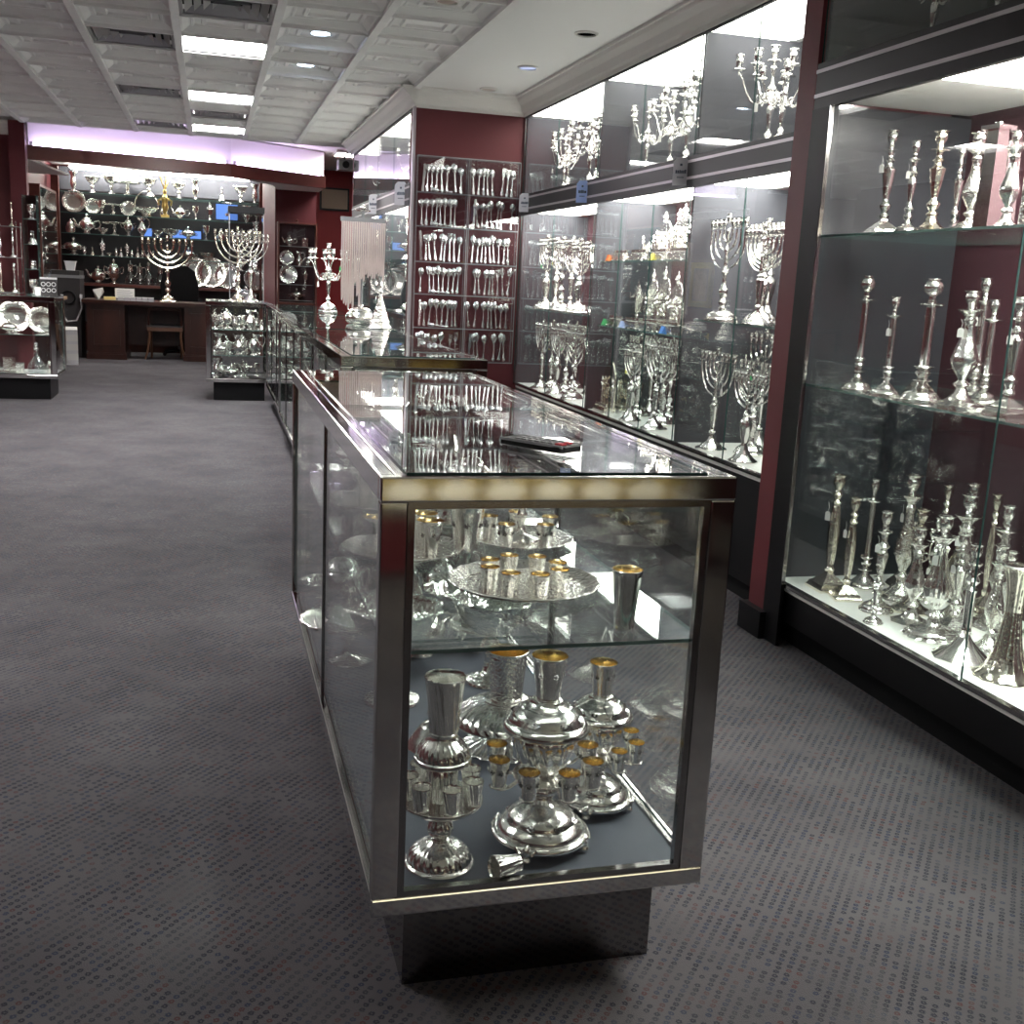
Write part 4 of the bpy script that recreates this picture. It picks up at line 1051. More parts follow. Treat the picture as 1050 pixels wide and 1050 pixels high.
K['spice'].part('base', MB().lathe(sp([(0.045, 0), (0.045, 0), (0.045, 0.006), (0.018, 0.022), (0.010, 0.050), (0.016, 0.060), (0.010, 0.072), (0.020, 0.080)], 2), 20).mesh('spice_base', 'silver'))
K['spice'].part('tower', MB().lathe([(0.026 * q4, 0.080), (0.026 * q4, 0.150), (0.031 * q4, 0.152), (0.031 * q4, 0.157), (0.024 * q4, 0.160), (0.020 * q4, 0.180), (0.013 * q4, 0.200), (0.004, 0.235), (0.006, 0.245), (0.002, 0.252), (0.0, 0.270)], 4, rot=pi / 4).mesh('spice_tower', 'ornate', True, 20))
tr = MB()
for a in range(4):
    tr.lathe([(0.004, 0.150), (0.006, 0.165), (0.0, 0.195)], 8, T(0.03 * (1 if a % 2 else -1), 0.03 * (1 if a // 2 else -1), 0))
K['spice'].part('turret', tr.mesh('spice_turrets', 'silver'))
K['jar'] = Proto('lidded_jar', 'jar')
K['jar'].part('body', MB().lathe(sp([(0.030, 0), (0.030, 0), (0.040, 0.010), (0.044, 0.045), (0.034, 0.075), (0.030, 0.080)], 2), 22).mesh('jar_body', 'ornate'))
K['jar'].part('lid', MB().lathe(sp([(0.034, 0.080), (0.034, 0.084), (0.020, 0.098), (0.006, 0.104), (0.010, 0.114), (0.0, 0.122)], 2), 22).mesh('jar_lid', 'silver'))
K['sugar'] = simple('sugar_bowl', 'bowl', [(0.030, 0), (0.030, 0), (0.030, 0.005), (0.018, 0.014), (0.044, 0.030), (0.056, 0.055), (0.060, 0.064), (0.056, 0.064), (0.040, 0.032), (0.0, 0.02)], 'silver', 28)
K['napkin_box'] = Proto('tall_box', 'box')
K['napkin_box'].part('body', MB().bx(-0.04, 0.04, -0.03, 0.03, 0, 0.10).mesh('box_body', 'ornate', False))
K['napkin_box'].part('lid', MB().bx(-0.043, 0.043, -0.033, 0.033, 0.10, 0.115).mesh('box_lid', 'silver', False))

# ---- hanukkah lamp with arched back plate, faces -Y; about 0.27 m
def backplate(w=0.10, h=0.22, crown_=True, m='ornate', turret=True):
    p = Proto('hanukkah_lamp', 'menorah')
    pts = []
    n = 24
    for k in range(n + 1):
        t = k / n
        a = pi * (1 - t)
        bump_ = 1 + 0.10 * abs(sin(3 * a))
        pts.append((w * cos(a) * bump_ * 0.98, 0.10 + (h - 0.10) * sin(a) ** 0.75 * (1 + 0.12 * abs(cos(2.5 * a)))) if 0 < k < n else (w * cos(a), 0.10))
    poly = [(-w * 0.92, 0.03), (w * 0.92, 0.03)] + list(reversed(pts))
    p.part('back_plate', prism_from(poly, 0.018, 0.026).mesh('back_plate', m))
    rel = MB()
    for k in range(11):
        a = 0.25 + 2.64 * k / 10
        rel.lathe([(0.0, -0.006), (0.010, 0.0), (0.0, 0.006)], 8, T(w * 0.72 * cos(a), 0.016, 0.095 + (h - 0.11) * 0.62 * sin(a)))
    rel.tube([(0.028 * cos(a) * (1 - a / 14), 0.014, 0.11 + 0.028 * sin(a) * (1 - a / 14)) for a in [0.5 * q for q in range(20)]], 0.004, 6)
    rel.tube([(-0.04 + 0.02 * cos(a), 0.014, 0.09 + 0.02 * sin(a)) for a in [0.5 * q for q in range(13)]], 0.004, 6)
    rel.tube([(0.04 + 0.02 * cos(a), 0.014, 0.09 + 0.02 * sin(a)) for a in [0.5 * q for q in range(13)]], 0.004, 6)
    p.part('relief', rel.mesh('relief', m))
    p.part('tray', MB().bx(-w * 1.05, w * 1.05, -0.035, 0.028, 0.012, 0.030).mesh('lamp_tray', m, False),
           subs=[('foot', LFOOT, T(sx * w * 0.95, sy, 0)) for sx in (-1, 1) for sy in (-0.028, 0.02)])
    oc = MB()
    for k in range(8):
        oc.lathe([(0.007, 0.030), (0.009, 0.034), (0.008, 0.046), (0.010, 0.048), (0.0, 0.046)], 10, T(-w * 0.86 + w * 1.72 * k / 7, -0.018, 0))
    p.part('oil_cup', oc.mesh('oil_cups', 'silver'))
    col = MB()
    for s in (-1, 1):
        col.lathe(sp([(0.010, 0.030), (0.007, 0.040), (0.007, 0.13), (0.012, 0.138), (0.006, 0.146), (0.010, 0.160), (0.004, 0.172), (0.0, 0.185)], 2), 12, T(s * w * 0.93, 0.010, 0))
    p.part('column', col.mesh('lamp_columns', 'silver'))
    if crown_:
        p.part('finial', MB().lathe(sp([(0.0, h * 1.0), (0.016, h * 1.02), (0.010, h * 1.06), (0.018, h * 1.11), (0.014, h * 1.16), (0.004, h * 1.21), (0.006, h * 1.24), (0.0, h * 1.28)], 2), 16, T(0, 0.02, 0)).mesh('lamp_finial', 'silver'))
    return p
LFOOT = MB().lathe([(0.006, 0.0), (0.009, 0.006), (0.006, 0.013), (0.0, 0.013)], 10).mesh('lamp_foot', 'silver')
BP = {'crown': backplate(), 'tall': backplate(0.075, 0.26), 'gate': backplate(0.085, 0.25, False, 'warm_silver'), 'low': backplate(0.10, 0.13, False)}
# long box-like bench lamp
p = Proto('hanukkah_lamp', 'menorah')
p.part('tray', MB().bx(-0.10, 0.10, -0.022, 0.022, 0.008, 0.040).mesh('bench_tray', 'ornate', False), subs=[('foot', LFOOT, T(s * 0.09, t_, -0.003)) for s in (-1, 1) for t_ in (-0.016, 0.016)])
c8 = MB()
for k in range(8): c8.lathe([(0.008, 0.040), (0.010, 0.046), (0.009, 0.060), (0.0, 0.058)], 10, T(-0.085 + 0.17 * k / 7, 0, 0))
p.part('oil_cup', c8.mesh('bench_cups', 'silver'))
BP['bench'] = p

# ---- spoon hanging bowl-up on the wall rack; lies in the XZ plane facing -Y, 0.165 m
def spoon_mesh(fork=False):
    m = MB()
    prof = [(0.0, 0.0065, 0.0022), (0.010, 0.0085, 0.0024), (0.030, 0.0050, 0.0022), (0.060, 0.0032, 0.0020), (0.095, 0.0030, 0.0022), (0.110, 0.0042, 0.0022)]
    if fork:
        prof += [(0.120, 0.0095, 0.0018), (0.135, 0.0105, 0.0016)]
    else:
        prof += [(0.118, 0.0100, 0.0028), (0.130, 0.0150, 0.0045), (0.145, 0.0165, 0.0050), (0.158, 0.0120, 0.0040), (0.165, 0.0030, 0.0015)]
    seg = 8
    v, f = [], []
    for (z, w, d) in prof:
        for k in range(seg):
            a = 2 * pi * k / seg
            v.append((w * cos(a), d * sin(a), z))
    for i in range(len(prof) - 1):
        for k in range(seg):
            k2 = (k + 1) % seg
            f.append((i * seg + k, i * seg + k2, (i + 1) * seg + k2, (i + 1) * seg + k))
    f += [tuple(reversed(range(seg))), tuple((len(prof) - 1) * seg + k for k in range(seg))]
    m.add(v, f)
    if fork:
        for k in range(4):
            x = -0.0085 + 0.0057 * k
            m.bx(x - 0.0013, x + 0.0013, -0.001, 0.001, 0.134, 0.166)
    return m.mesh('fork' if fork else 'spoon', 'silver')
SPOON = Proto('spoon', 'spoon'); SPOON.part('body', spoon_mesh())
FORK = Proto('fork', 'fork'); FORK.part('body', spoon_mesh(True))
KNIFE = Proto('table_knife', 'knife')
KNIFE.part('body', prism_from([(-0.006, 0.0), (0.006, 0.0), (0.007, 0.012), (0.005, 0.075), (0.009, 0.085), (0.010, 0.155), (0.004, 0.175), (-0.005, 0.170), (-0.005, 0.078), (-0.007, 0.012)], -0.002, 0.002).mesh('knife', 'plain_silver'))

# ================================================================ THINGS IN THE CLOSEST SHOWCASE
DK = CZB + 0.030            # top of its floor panel
SHZ = SH1
g_f = 'cup fountains in the closest showcase'
FT_TW.place('spiral-fluted silver cup fountain on the case floor, close to the chrome corner post', (0.406, 1.815, DK), 0.3, 0.98, g_f)
fz = 0.98
for k in range(7):
    a = 0.30 + 2 * pi * k / 7
    rr, zz = FT_TW.ring
    SMALL_TWIST.place('small spiral-fluted silver cup on the spiral-fluted fountain, number %s round its ring' % ORD[k], (0.406 + rr * fz * cos(a), 1.815 + rr * fz * sin(a), DK + zz * fz + 0.001), a, 0.95, 'small cups around the spiral fountain')
GOBLET_TWIST.place('spiral-fluted silver goblet topping the spiral-fluted fountain', (0.406, 1.815, DK + FT_TW.top * fz), 0.2, 1.08, None)
def flower_fountain(x, y, s, lab, cuplab, goblab, skip=()):
    FT_B.place(lab, (x, y, DK), 0.2, s, g_f)
    for k in range(8):
        if k in skip: continue
        a = 0.2 + 2 * pi * k / 8
        SMALL_CUP.place(cuplab % ORD[k], (x + 0.100 * s * cos(a), y + 0.100 * s * sin(a), DK + 0.1425 * s), a, s * 1.1, 'small gilt-lined cups on fountains')
    GOBLET_GOLD.place(goblab, (x, y, DK + 0.310 * s), 0.4, s * 1.02, None)
flower_fountain(0.615, 1.855, 0.97, 'large silver cup fountain with flower bosses and claw feet, middle of the case front',
                'small gilt-lined cup, %s around the large middle fountain', 'gilt-lined goblet with flower bosses on top of the large middle fountain', ())
flower_fountain(0.775, 1.985, 0.80, 'smaller silver cup fountain with flower bosses, beside the open carpet side',
                'small gilt-lined cup, %s around the smaller fountain by the side pane', 'gilt-lined goblet on top of the smaller fountain by the side pane', (3, 4))
SMALL_TWIST.place('small spiral-fluted silver cup lying fallen on the case floor', (0.543, 1.752, DK + 0.0222), 0, 1.12, None, rot=(radians(87), 0, radians(-74)))
FT_BIG.place('broad spiral-domed silver fountain behind the large middle fountain', (0.66, 2.30, DK), 0, (0.95, 0.95, 0.62), g_f)
BIG_BEAKER.place('wide patterned silver beaker standing on the broad spiral dome', (0.66, 2.30, DK + 0.124), 0, (0.82, 0.82, 0.78))
K['bell'].place('silver bell-shaped cover behind the spiral-fluted fountain', (0.500, 2.34, DK), 0, (1.9, 1.9, 0.9))
K['compote'].place('tall fluted silver compote, closest to the aisle side of the case', (0.445, 2.62, DK), 0.2, 1.28)
K['compote'].place('tall fluted silver compote beside the dark mullion of the open carpet side', (0.73, 2.72, DK), 0.6, 1.2)
pool = [('teapot', 'silver teapot'), ('pitcher', 'tall silver pitcher'), ('urn', 'silver urn with two handles'), ('tureen', 'covered silver dish'), ('vase', 'slender silver vase'), ('bowl', 'fluted silver bowl'), ('cakestand', 'silver cake stand'), ('claret', 'glass claret jug with silver mount')]
spots = [(0.37, 2.93, 'cakestand', 1.0), (0.58, 2.95, 'teapot', 1.0), (0.76, 2.98, 'tureen', 1.0), (0.38, 3.22, 'urn', 1.0), (0.58, 3.2, 'pitcher', 1.0), (0.75, 3.25, 'bowl', 1.0), (0.36, 3.46, 'bowl', 0.8), (0.56, 3.46, 'vase', 1.1), (0.76, 3.48, 'teapot', 0.9)]
dd = dict(pool)
rowname = {2: 'just past the mullion', 3: 'in the rear half', 4: 'against the rear pane'}
for (x, y, k, s) in spots:
    r = 2 if y < 3.1 else (3 if y < 3.35 else 4)
    side = 'aisle side' if x < 0.45 else ('middle' if x < 0.65 else 'open carpet side')
    K[k].place('%s on the closest case floor, %s, %s' % (dd[k], side, rowname[r]), (x, y, DK), random.uniform(0, 6), s, 'silver on the floor of the closest showcase')
# upper glass shelf
TRAY.place('round chased silver tray with eight small cups, front middle of the glass shelf', (0.630, 2.105, SHZ), 0, 0.98, 'round trays on the glass shelf')
for k in range(8):
    a = 0.15 + 2 * pi * k / 8
    SHOT.place('small gilt-lined cup, %s around the front middle tray' % ORD[k], (0.630 + 0.078 * cos(a), 2.105 + 0.078 * sin(a), SHZ + 0.004), a, 1.0, 'small cups on the front tray')
BEAKER.place('tall plain silver beaker with gilt lining alone at the shelf edge', (0.742, 1.812, SHZ), 0, 1.0)
TRAY.place('round silver tray against the aisle-side pane on the glass shelf', (0.430, 2.42, SHZ), 0.5, 0.86, 'round trays on the glass shelf')
for k in range(5):
    a = 0.6 + 2 * pi * k / 5
    GOBLET_GOLD.place('gilt-lined goblet, %s around the tray by the aisle-side pane' % ORD[k], (0.430 + 0.066 * cos(a), 2.42 + 0.066 * sin(a), SHZ + 0.004), a, 0.9, 'goblets on the aisle-side tray')
TRAY.place('round silver tray with goblets behind the front middle tray', (0.735, 2.50, SHZ), 0.2, 0.80, 'round trays on the glass shelf')
for k in range(5):
    a = 0.2 + 2 * pi * k / 5
    SMALL_CUP.place('small gilt-lined cup, %s around the second tray by the carpet side' % ORD[k], (0.735 + 0.080 * cos(a), 2.50 + 0.080 * sin(a), SHZ + 0.0035), a, 1.1, 'small cups on the second tray')
K['goblet'].place('stemmed silver goblet in the centre of the second tray', (0.735, 2.50, SHZ + 0.0035), 0, 1.35)
GOBLET_GOLD.place('gilt-lined goblet standing between the three shelf trays', (0.578, 2.42, SHZ), 0, 1.25)
K['bowl'].place('fluted silver bowl on the glass shelf, beyond the three front trays', (0.60, 2.72, SHZ), 0, 1.0)
TRAY.place('round silver tray further back along the aisle-side pane', (0.440, 2.96, SHZ), 0.2, 0.9, 'round trays on the glass shelf')
for k in range(4):
    a = 0.3 + 2 * pi * k / 4
    GOBLET_TWIST.place('spiral-fluted goblet, %s around the rear aisle-side tray' % ORD[k], (0.440 + 0.066 * cos(a), 2.96 + 0.066 * sin(a), SHZ + 0.004), a, 1.0, 'goblets on the rear tray')
K['teapot'].place('silver teapot on the rear of the closest case glass shelf', (0.72, 2.98, SHZ), 1.0, 0.9)
K['tureen'].place('covered silver dish at the rear end of the glass shelf', (0.46, 3.33, SHZ), 0.7, 1.0)
K['pitcher'].place('silver pitcher at the rear end of the glass shelf', (0.72, 3.3, SHZ), 2.0, 0.95)
# handset lying on the case top
t = thing('remote_control', 'black keypad remote control lying on the glass case top', 'remote control', (0.62, 2.005, CZT + 0.0032), radians(-54.0))
rm = MB()
rm.prism([(-0.078, -0.030), (0.070, -0.034), (0.078, -0.028), (0.078, 0.028), (0.070, 0.034), (-0.078, 0.030)], 0.0, 0.014)
o = obj('body', rm.mesh('remote_body', 'black', False), t); bv = o.modifiers.new('bevel', 'BEVEL'); bv.width = 0.003; bv.segments = 2
km = MB()
for i in range(6):
    for j in range(3):
        km.bx(-0.045 + i * 0.016, -0.034 + i * 0.016, -0.024 + j * 0.018, -0.012 + j * 0.018, 0.014, 0.0165)
obj('keypad', km.mesh('remote_keys', 'grey_plastic', False), t)
obj('red_key', MB().bx(0.052, 0.068, -0.024, -0.008, 0.014, 0.017).bx(0.052, 0.064, 0.004, 0.016, 0.014, 0.017).mesh('remote_red_keys', 'red_key', False), t)['label'] = 'red keys'
obj('bezel', MB().bx(-0.076, 0.076, -0.0335, -0.0305, 0.010, 0.0148).bx(-0.076, 0.076, 0.0305, 0.0335, 0.010, 0.0148).mesh('remote_bezel', 'grey_plastic', False), t)

# ================================================================ CANDLESTICK CABINET
def stick(kind, x, y, z, h, label, wt=False, sxy=None, rz=0.0, group=None):
    p = CS[kind]
    s = h / p.h
    q = with_tag(p) if wt else p
    w = s * (sxy or 1) * 1.12
    q.place(label, (x, y, z), rz, (w, w, s), group)
DZ = 0.24
gD, g2, g1 = 'candlesticks on the lit cabinet floor', 'candlesticks on the middle cabinet shelf', 'candlesticks on the top cabinet shelf'
D = [('slim', 2.185, 3.40, .427, 'tall slim square-footed candlestick in the far front corner of the cabinet floor', 1, .95),
     ('slim', 2.180, 3.275, .368, 'slim square-footed candlestick with white tag, second from the jamb on the floor', 1, .9),
     ('column', 2.335, 3.40, .411, 'tall column candlestick at the far end, behind the slim pair', 0, .7),
     ('ornate', 2.375, 3.235, .457, 'tallest ornate candlestick on the cabinet floor near the far end', 0, .8),
     ('knop', 2.200, 3.115, .354, 'knobbed candlestick on round foot, third along the floor front row', 1, .9),
     ('slim', 2.480, 3.385, .416, 'thin candlestick with tag against the cabinet back corner', 1, .7),
     ('vase', 2.245, 2.985, .326, 'fluted vase-stemmed candlestick, fourth along the floor front row', 0, .95),
     ('broad', 2.215, 2.830, .401, 'broad ribbed-foot candlestick with vase stem, middle of the floor front row', 1, .80),
     ('vase', 2.420, 2.985, .436, 'tall fluted candlestick with tag in the middle row of the floor', 1, 1.0),
     ('square', 2.580, 3.170, .436, 'tall baluster candlestick in the floor back row', 0, .9),
     ('pyramid', 2.185, 2.640, .357, 'column candlestick on wide stepped pyramid foot', 0, .82),
     ('vase', 2.560, 2.960, .363, 'fluted candlestick in the back row, right behind the middle row tagged one', 1, .9),
     ('knop', 2.590, 2.780, .372, 'knobbed candlestick in the back row with wide drip pan', 0, .9),
     ('trumpet', 2.205, 2.480, .335, 'trumpet-shaped fluted candle holder with wide open rim', 0, 1.0),
     ('square', 2.420, 2.760, .300, 'short baluster candlestick behind the pyramid-footed one', 0, .9),
     ('globe', 2.410, 2.590, .330, 'globe-topped candlestick behind the trumpet-shaped holder', 1, .9),
     ('broad', 2.215, 2.290, .230, 'short broad-footed candlestick at the very edge beyond the trumpet holder', 0, .9)]
for (k, x, y, h, lb, w, sx) in D: stick(k, x, y, DZ, h, lb, bool(w), sx, random.uniform(-0.3, 0.3), gD)
D2 = [('slim', 2.600, 3.330, .40, 'slim candlestick farthest back, in the corner of the cabinet floor', 0, .8),
      ('octagon', 2.335, 3.110, .36, 'eight-sided candlestick in the second row behind the knobbed one', 0, .95),
      ('square', 2.330, 2.880, .33, 'baluster candlestick in the second row behind the broad ribbed foot', 1, .95),
      ('ornate', 2.310, 2.680, .34, 'ornate wide-cupped candlestick in the second row behind the pyramid foot', 0, .8),
      ('column', 2.490, 2.880, .42, 'tall column candlestick in the third row, middle of the cabinet floor', 0, .85),
      ('globe', 2.520, 2.660, .40, 'globe-topped candlestick in the third row near the pane seam', 0, .8),
      ('slim', 2.330, 2.470, .38, 'slim warm-toned candlestick right behind the trumpet-shaped holder', 1, .9),
      ('slim', 2.590, 3.060, .42, 'slim tall candlestick in the back row by the baluster one', 0, .7),
      ('knop', 2.110, 2.995, .20, 'shortest knobbed candlestick close to the glass, front row of the floor', 0, .9)]
for (k, x, y, h, lb, w, sx) in D2: stick(k, x, y, DZ, h, lb, bool(w), sx, random.uniform(-0.3, 0.3), gD)
cbtag(CB[4]).place('small branched candelabra among the sticks on the cabinet floor', (2.470, 3.195, DZ), 0.4, (0.62, 0.62, 0.80), None)
S2 = [('globe', 2.165, 3.330, .39, 'slender globe-topped candlestick nearest the jamb on the middle shelf', 0, .78),
      ('column', 2.180, 3.180, .325, 'short column candlestick with tag, second on the middle shelf', 1, .72),
      ('globe', 2.200, 3.020, .385, 'thick column candlestick with globe top, third on the middle shelf', 0, .95),
      ('slim', 2.420, 3.330, .32, 'slim candlestick at the back corner of the middle shelf', 0, .8),
      ('vase', 2.225, 2.860, .352, 'bulbous fluted candlestick with tag, fourth on the middle shelf', 1, 1.05),
      ('column', 2.500, 3.150, .40, 'tall column candlestick in the back row of the middle shelf', 1, .9),
      ('column', 2.390, 2.960, .33, 'column candlestick in the second row, behind the bulbous one', 0, .85),
      ('globe', 2.500, 2.790, .40, 'globe column candlestick at the back near the pane seam', 0, .9),
      ('square', 2.250, 2.680, .34, 'baluster candlestick at the open end of the middle shelf', 1, .9)]
for (k, x, y, h, lb, w, sx) in S2: stick(k, x, y, 0.977, h, lb, bool(w), sx, random.uniform(-0.3, 0.3), g2)
S1 = [('square', 2.235, 3.390, .345, 'baluster candlestick nearest the jamb on the top shelf', 1, 1.0),
      ('knop', 2.245, 3.265, .300, 'smaller knobbed candlestick with tag, second on the top shelf', 1, .8),
      ('octagon', 2.240, 3.130, .315, 'eight-sided candlestick, third on the top shelf', 0, 1.1),
      ('ornate', 2.290, 3.010, .300, 'thick ornate candlestick with wide cup, fourth on the top shelf', 0, 1.0),
      ('obelisk', 2.265, 2.895, .315, 'plain square obelisk-shaped candlestick with flat cap on the top shelf', 0, 1.0),
      ('obelisk', 2.420, 3.020, .290, 'second square obelisk candlestick standing behind the thick ornate one', 0, 1.0),
      ('vase', 2.240, 2.780, .275, 'fluted vase candlestick between the obelisk and the hammered cylinder', 0, .95),
      ('hammered', 2.225, 2.670, .220, 'hammered silver cylinder candle holder on the top shelf', 0, 1.0),
      ('square', 2.450, 3.300, .300, 'baluster candlestick at the back corner of the top shelf', 0, .9)]
for (k, x, y, h, lb, w, sx) in S1: stick(k, x, y, 1.505, h, lb, bool(w), sx, random.uniform(-0.3, 0.3), g1)
CB[4].place('candelabrum above the candlestick cabinet fascia, closer to the pillar', (2.33, 3.38, 2.07), 0, (.85, .85, 1.08), 'candelabra above the candlestick cabinet')
CB[6].place('candelabrum above the candlestick cabinet fascia, further from the pillar', (2.33, 3.06, 2.07), 0, (.85, .85, 1.08), 'candelabra above the candlestick cabinet')

# ================================================================ MENORAH WALL
def mp(kind, x, y, z, h, label, group, rz=pi / 2, tagd=False, st=None, flip=False):
    p = MN[kind]
    if tagd: p = mtag(p)
    if st: p = sticker(p, st, p.tagx * -1 if hasattr(p, 'tagx') else -0.08, 0.27)
    s = h / MN[kind].h
    p.place(label, (x, y, z), -rz, s, group)
g = 'menorahs in the bay beside the pillar'
mp('deep', 2.25, 4.60, 1.16, .47, 'deep-armed menorah at the partition end of the pillar bay shelf', g)
mp('gallery', 2.49, 4.62, 1.16, .44, 'menorah with straight cup rail at the back of the pillar bay shelf', g, st='green_tag')
mp('scroll', 2.37, 4.45, 1.16, .45, 'ornate vase-stemmed menorah, middle of the pillar bay shelf', g)
mp('round', 2.25, 4.26, 1.16, .42, 'round-armed menorah on the shelf end closest to the maroon pillar', g, tagd=True)
mp('round', 2.25, 4.59, .57, .47, 'slender menorah on octagonal foot at the partition end of the pillar bay floor', g, tagd=True)
mp('plain', 2.50, 4.61, .57, .56, 'tall plain menorah at the back of the pillar bay floor', g, st='green_tag')
mp('scroll', 2.375, 4.44, .57, .44, 'vase-stemmed menorah with cup rail in the middle of the pillar bay floor', g)
mp('gallery', 2.24, 4.25, .57, .41, 'low menorah with cup rail on the floor closest to the pillar', g, tagd=True)
g = 'menorahs in the middle bay'
mp('scroll', 2.36, 5.80, .57, .47, 'ornate menorah just behind the arched gate lamp on the middle bay floor', g)
mp('gallery', 2.24, 5.60, .57, .41, 'menorah with cup rail, front centre of the middle bay floor', g, tagd=True, st='yellow_tag')
mp('round', 2.24, 5.26, .57, .46, 'round-armed menorah at the near front of the middle bay floor', g, tagd=True)
mp('deep', 2.48, 5.62, .57, .47, 'deep-armed menorah at the back centre of the middle bay floor', g)
mp('scroll', 2.36, 5.44, .57, .46, 'ornate menorah in the second row of the middle bay, behind the round-armed one', g)
mp('plain', 2.50, 5.95, .57, .47, 'plain menorah at the back by the far partition of the middle bay', g)
BP['gate'].place('arched gate-shaped silver lamp on the middle bay floor by its far partition', (2.235, 6.00, .57), -pi / 2, 1.12)
BP['gate'].place('second arched gate lamp right behind the first one', (2.345, 6.03, .57), -pi / 2, 1.02)
g = 'ornate lamps on the middle bay shelves'
for i, (k, x, y, s, d) in enumerate([('tall', 2.44, 5.93, 1.0, 'tall'), ('tall', 2.44, 5.765, 1.05, 'tallest'), ('crown', 2.44, 5.585, .88, 'crown-topped'), ('tall', 2.36, 5.40, .95, 'narrow'), ('tall', 2.36, 5.235, .88, 'smallest')]):
    BP[k].place('%s arched silver hanukkah lamp, %s from the far partition on the lower shelf' % (d, ORD[i + 1]), (x, y, 1.07), -pi / 2, s, g)
K['spice'].place('square silver spice tower at the far end of the lower ornate shelf', (2.42, 6.06, 1.07), 0.1, 1.05)
for i, y in enumerate([5.96, 5.70, 5.45, 5.20]):
    BP['bench'].place('low bench lamp with eight oil cups, %s from the far partition, lower shelf front' % ORD[i], (2.255, y, 1.07), -pi / 2, 0.98, g)
for i, (k, x, y, s, d) in enumerate([('low', 2.42, 5.98, .85, 'low'), ('crown', 2.42, 5.77, .98, 'finial-topped'), ('tall', 2.42, 5.58, .85, 'narrow'), ('crown', 2.36, 5.38, 1.04, 'largest finial-topped'), ('low', 2.36, 5.15, .9, 'low broad')]):
    BP[k].place('%s silver hanukkah lamp, %s from the far partition on the upper shelf' % (d, ORD[i]), (x, y, 1.435), -pi / 2, s, g)
for i, y in enumerate([5.95, 5.68, 5.40, 5.13]):
    BP['bench'].place('low bench lamp with eight oil cups, %s from the far partition, upper shelf front' % ORD[i], (2.255, y, 1.435), -pi / 2, 1.0, g)
for (y, z, c, lb) in [(6.085, 1.07, 'green_tag', 'green folded price card at the far front corner of the lower ornate shelf'), (5.80, 1.07, 'tag_blue', 'pale blue folded price card on the lower ornate shelf front'), (5.215, 1.07, 'blue_tag', 'bright blue folded price card on the lower ornate shelf front'), (6.085, 1.435, 'orange_tag', 'orange folded price card at the far front corner of the upper ornate shelf'), (5.42, 1.435, 'yellow_tag', 'yellow folded price card on the upper ornate shelf')]:
    t = thing('price_card', lb, 'card', (2.232, y, z), 0, 'coloured price cards')
    obj('card', MB().prism([(-0.014, 0.0), (0.014, 0.0), (0.0, 0.036)], -0.020, 0.020, 0, RX(pi / 2)).mesh('price_card', c, False), t)
g = 'menorahs in the bay beside the spoon wall'
fpos = [(2.24, 7.32), (2.36, 7.47), (2.36, 7.13), (2.485, 7.31), (2.24, 6.97), (2.485, 6.97), (2.24, 6.62)]
far_m = [(k, *p, h, n) for (k, h, n), p in zip([('round', .47, 'first'), ('scroll', .47, 'second'), ('deep', .48, 'third'), ('scroll', .47, 'fourth'), ('gallery', .46, 'fifth'), ('plain', .46, 'sixth'), ('deep', .45, 'seventh')], fpos)]
for i, (k, x, y, h, n) in enumerate(far_m):
    mp(k, x, y, .57, h, '%s silver menorah from the spoon wall on the floor of the far bay' % n, g, tagd=i in (0, 4), st='yellow_tag' if i == 1 else ('green_tag' if i == 2 else None))
far_u = [(k, *p, h, n) for (k, h, n), p in zip([('scroll', .50, 'first'), ('gallery', .49, 'second'), ('round', .49, 'third'), ('scroll', .48, 'fourth'), ('deep', .48, 'fifth'), ('gallery', .47, 'sixth'), ('scroll', .46, 'seventh')], fpos)]
for i, (k, x, y, h, n) in enumerate(far_u):
    mp(k, x, y, 1.115, h, '%s silver menorah from the spoon wall on the far bay glass shelf' % n, g, tagd=i in (2,), st='green_tag' if i == 0 else ('yellow_tag' if i in (1,) else None))
g = 'candelabra in the upper vitrines'
UD = Z1 - 0.005
CBT = {k: cbtag(v, 0.11) for k, v in CB.items()}
CBT[6].place('large six-armed candelabrum standing alone in the upper vitrine next to the pillar', (2.40, 4.60, UD), 0.25, (1.0, 1.0, 1.2), g)
CBT[4].place('lower candelabrum cut off by the maroon pillar in its upper vitrine', (2.30, 4.30, UD), 0.8, (0.72, 0.72, 0.9), g)
for i, (y, h) in enumerate([(5.98, .93), (5.71, .98), (5.43, 1.02), (5.12, 1.08)]):
    (CBT if i in (1, 2) else CB)[4].place('candelabrum in the middle upper vitrine, %s from its far partition' % ORD[i], (2.38 + .03 * (i % 2), y, UD), 0.3 * i, (h * .97, h * .97, h * 1.16), g)
for i, (y, h) in enumerate([(7.55, .90), (7.28, .98), (7.00, 1.08), (6.70, 1.0), (6.40, .9)]):
    (CBT if i in (0, 3) else CB)[4].place('candelabrum in the upper vitrine next to the spoon wall, %s from that wall' % ORD[i], (2.40 - .06 * (i % 2), y, UD), 0.4 * i, (h * .95, h * .95, h * 1.16), g)
g = 'menorahs in the far display wall'
n = 0
for zi, (z, zn) in enumerate([(0.62, 'floor'), (1.05, 'middle shelf'), (1.42, 'top shelf')]):
    for i, y in enumerate([8.10, 8.44, 8.78, 9.14, 9.66, 10.02, 10.38, 10.72]):
        k = ['round', 'scroll', 'deep', 'gallery', 'plain'][(i * 2 + zi) % 5]
        mp(k, XG + 0.17 + 0.08 * (i % 2), y, z, .36 if z > .7 else .40, 'silver menorah on the far display wall %s, %s from the spoon wall corner' % (zn, ORD[i]), g, st='blue_tag' if (i, zi) == (1, 1) else None)
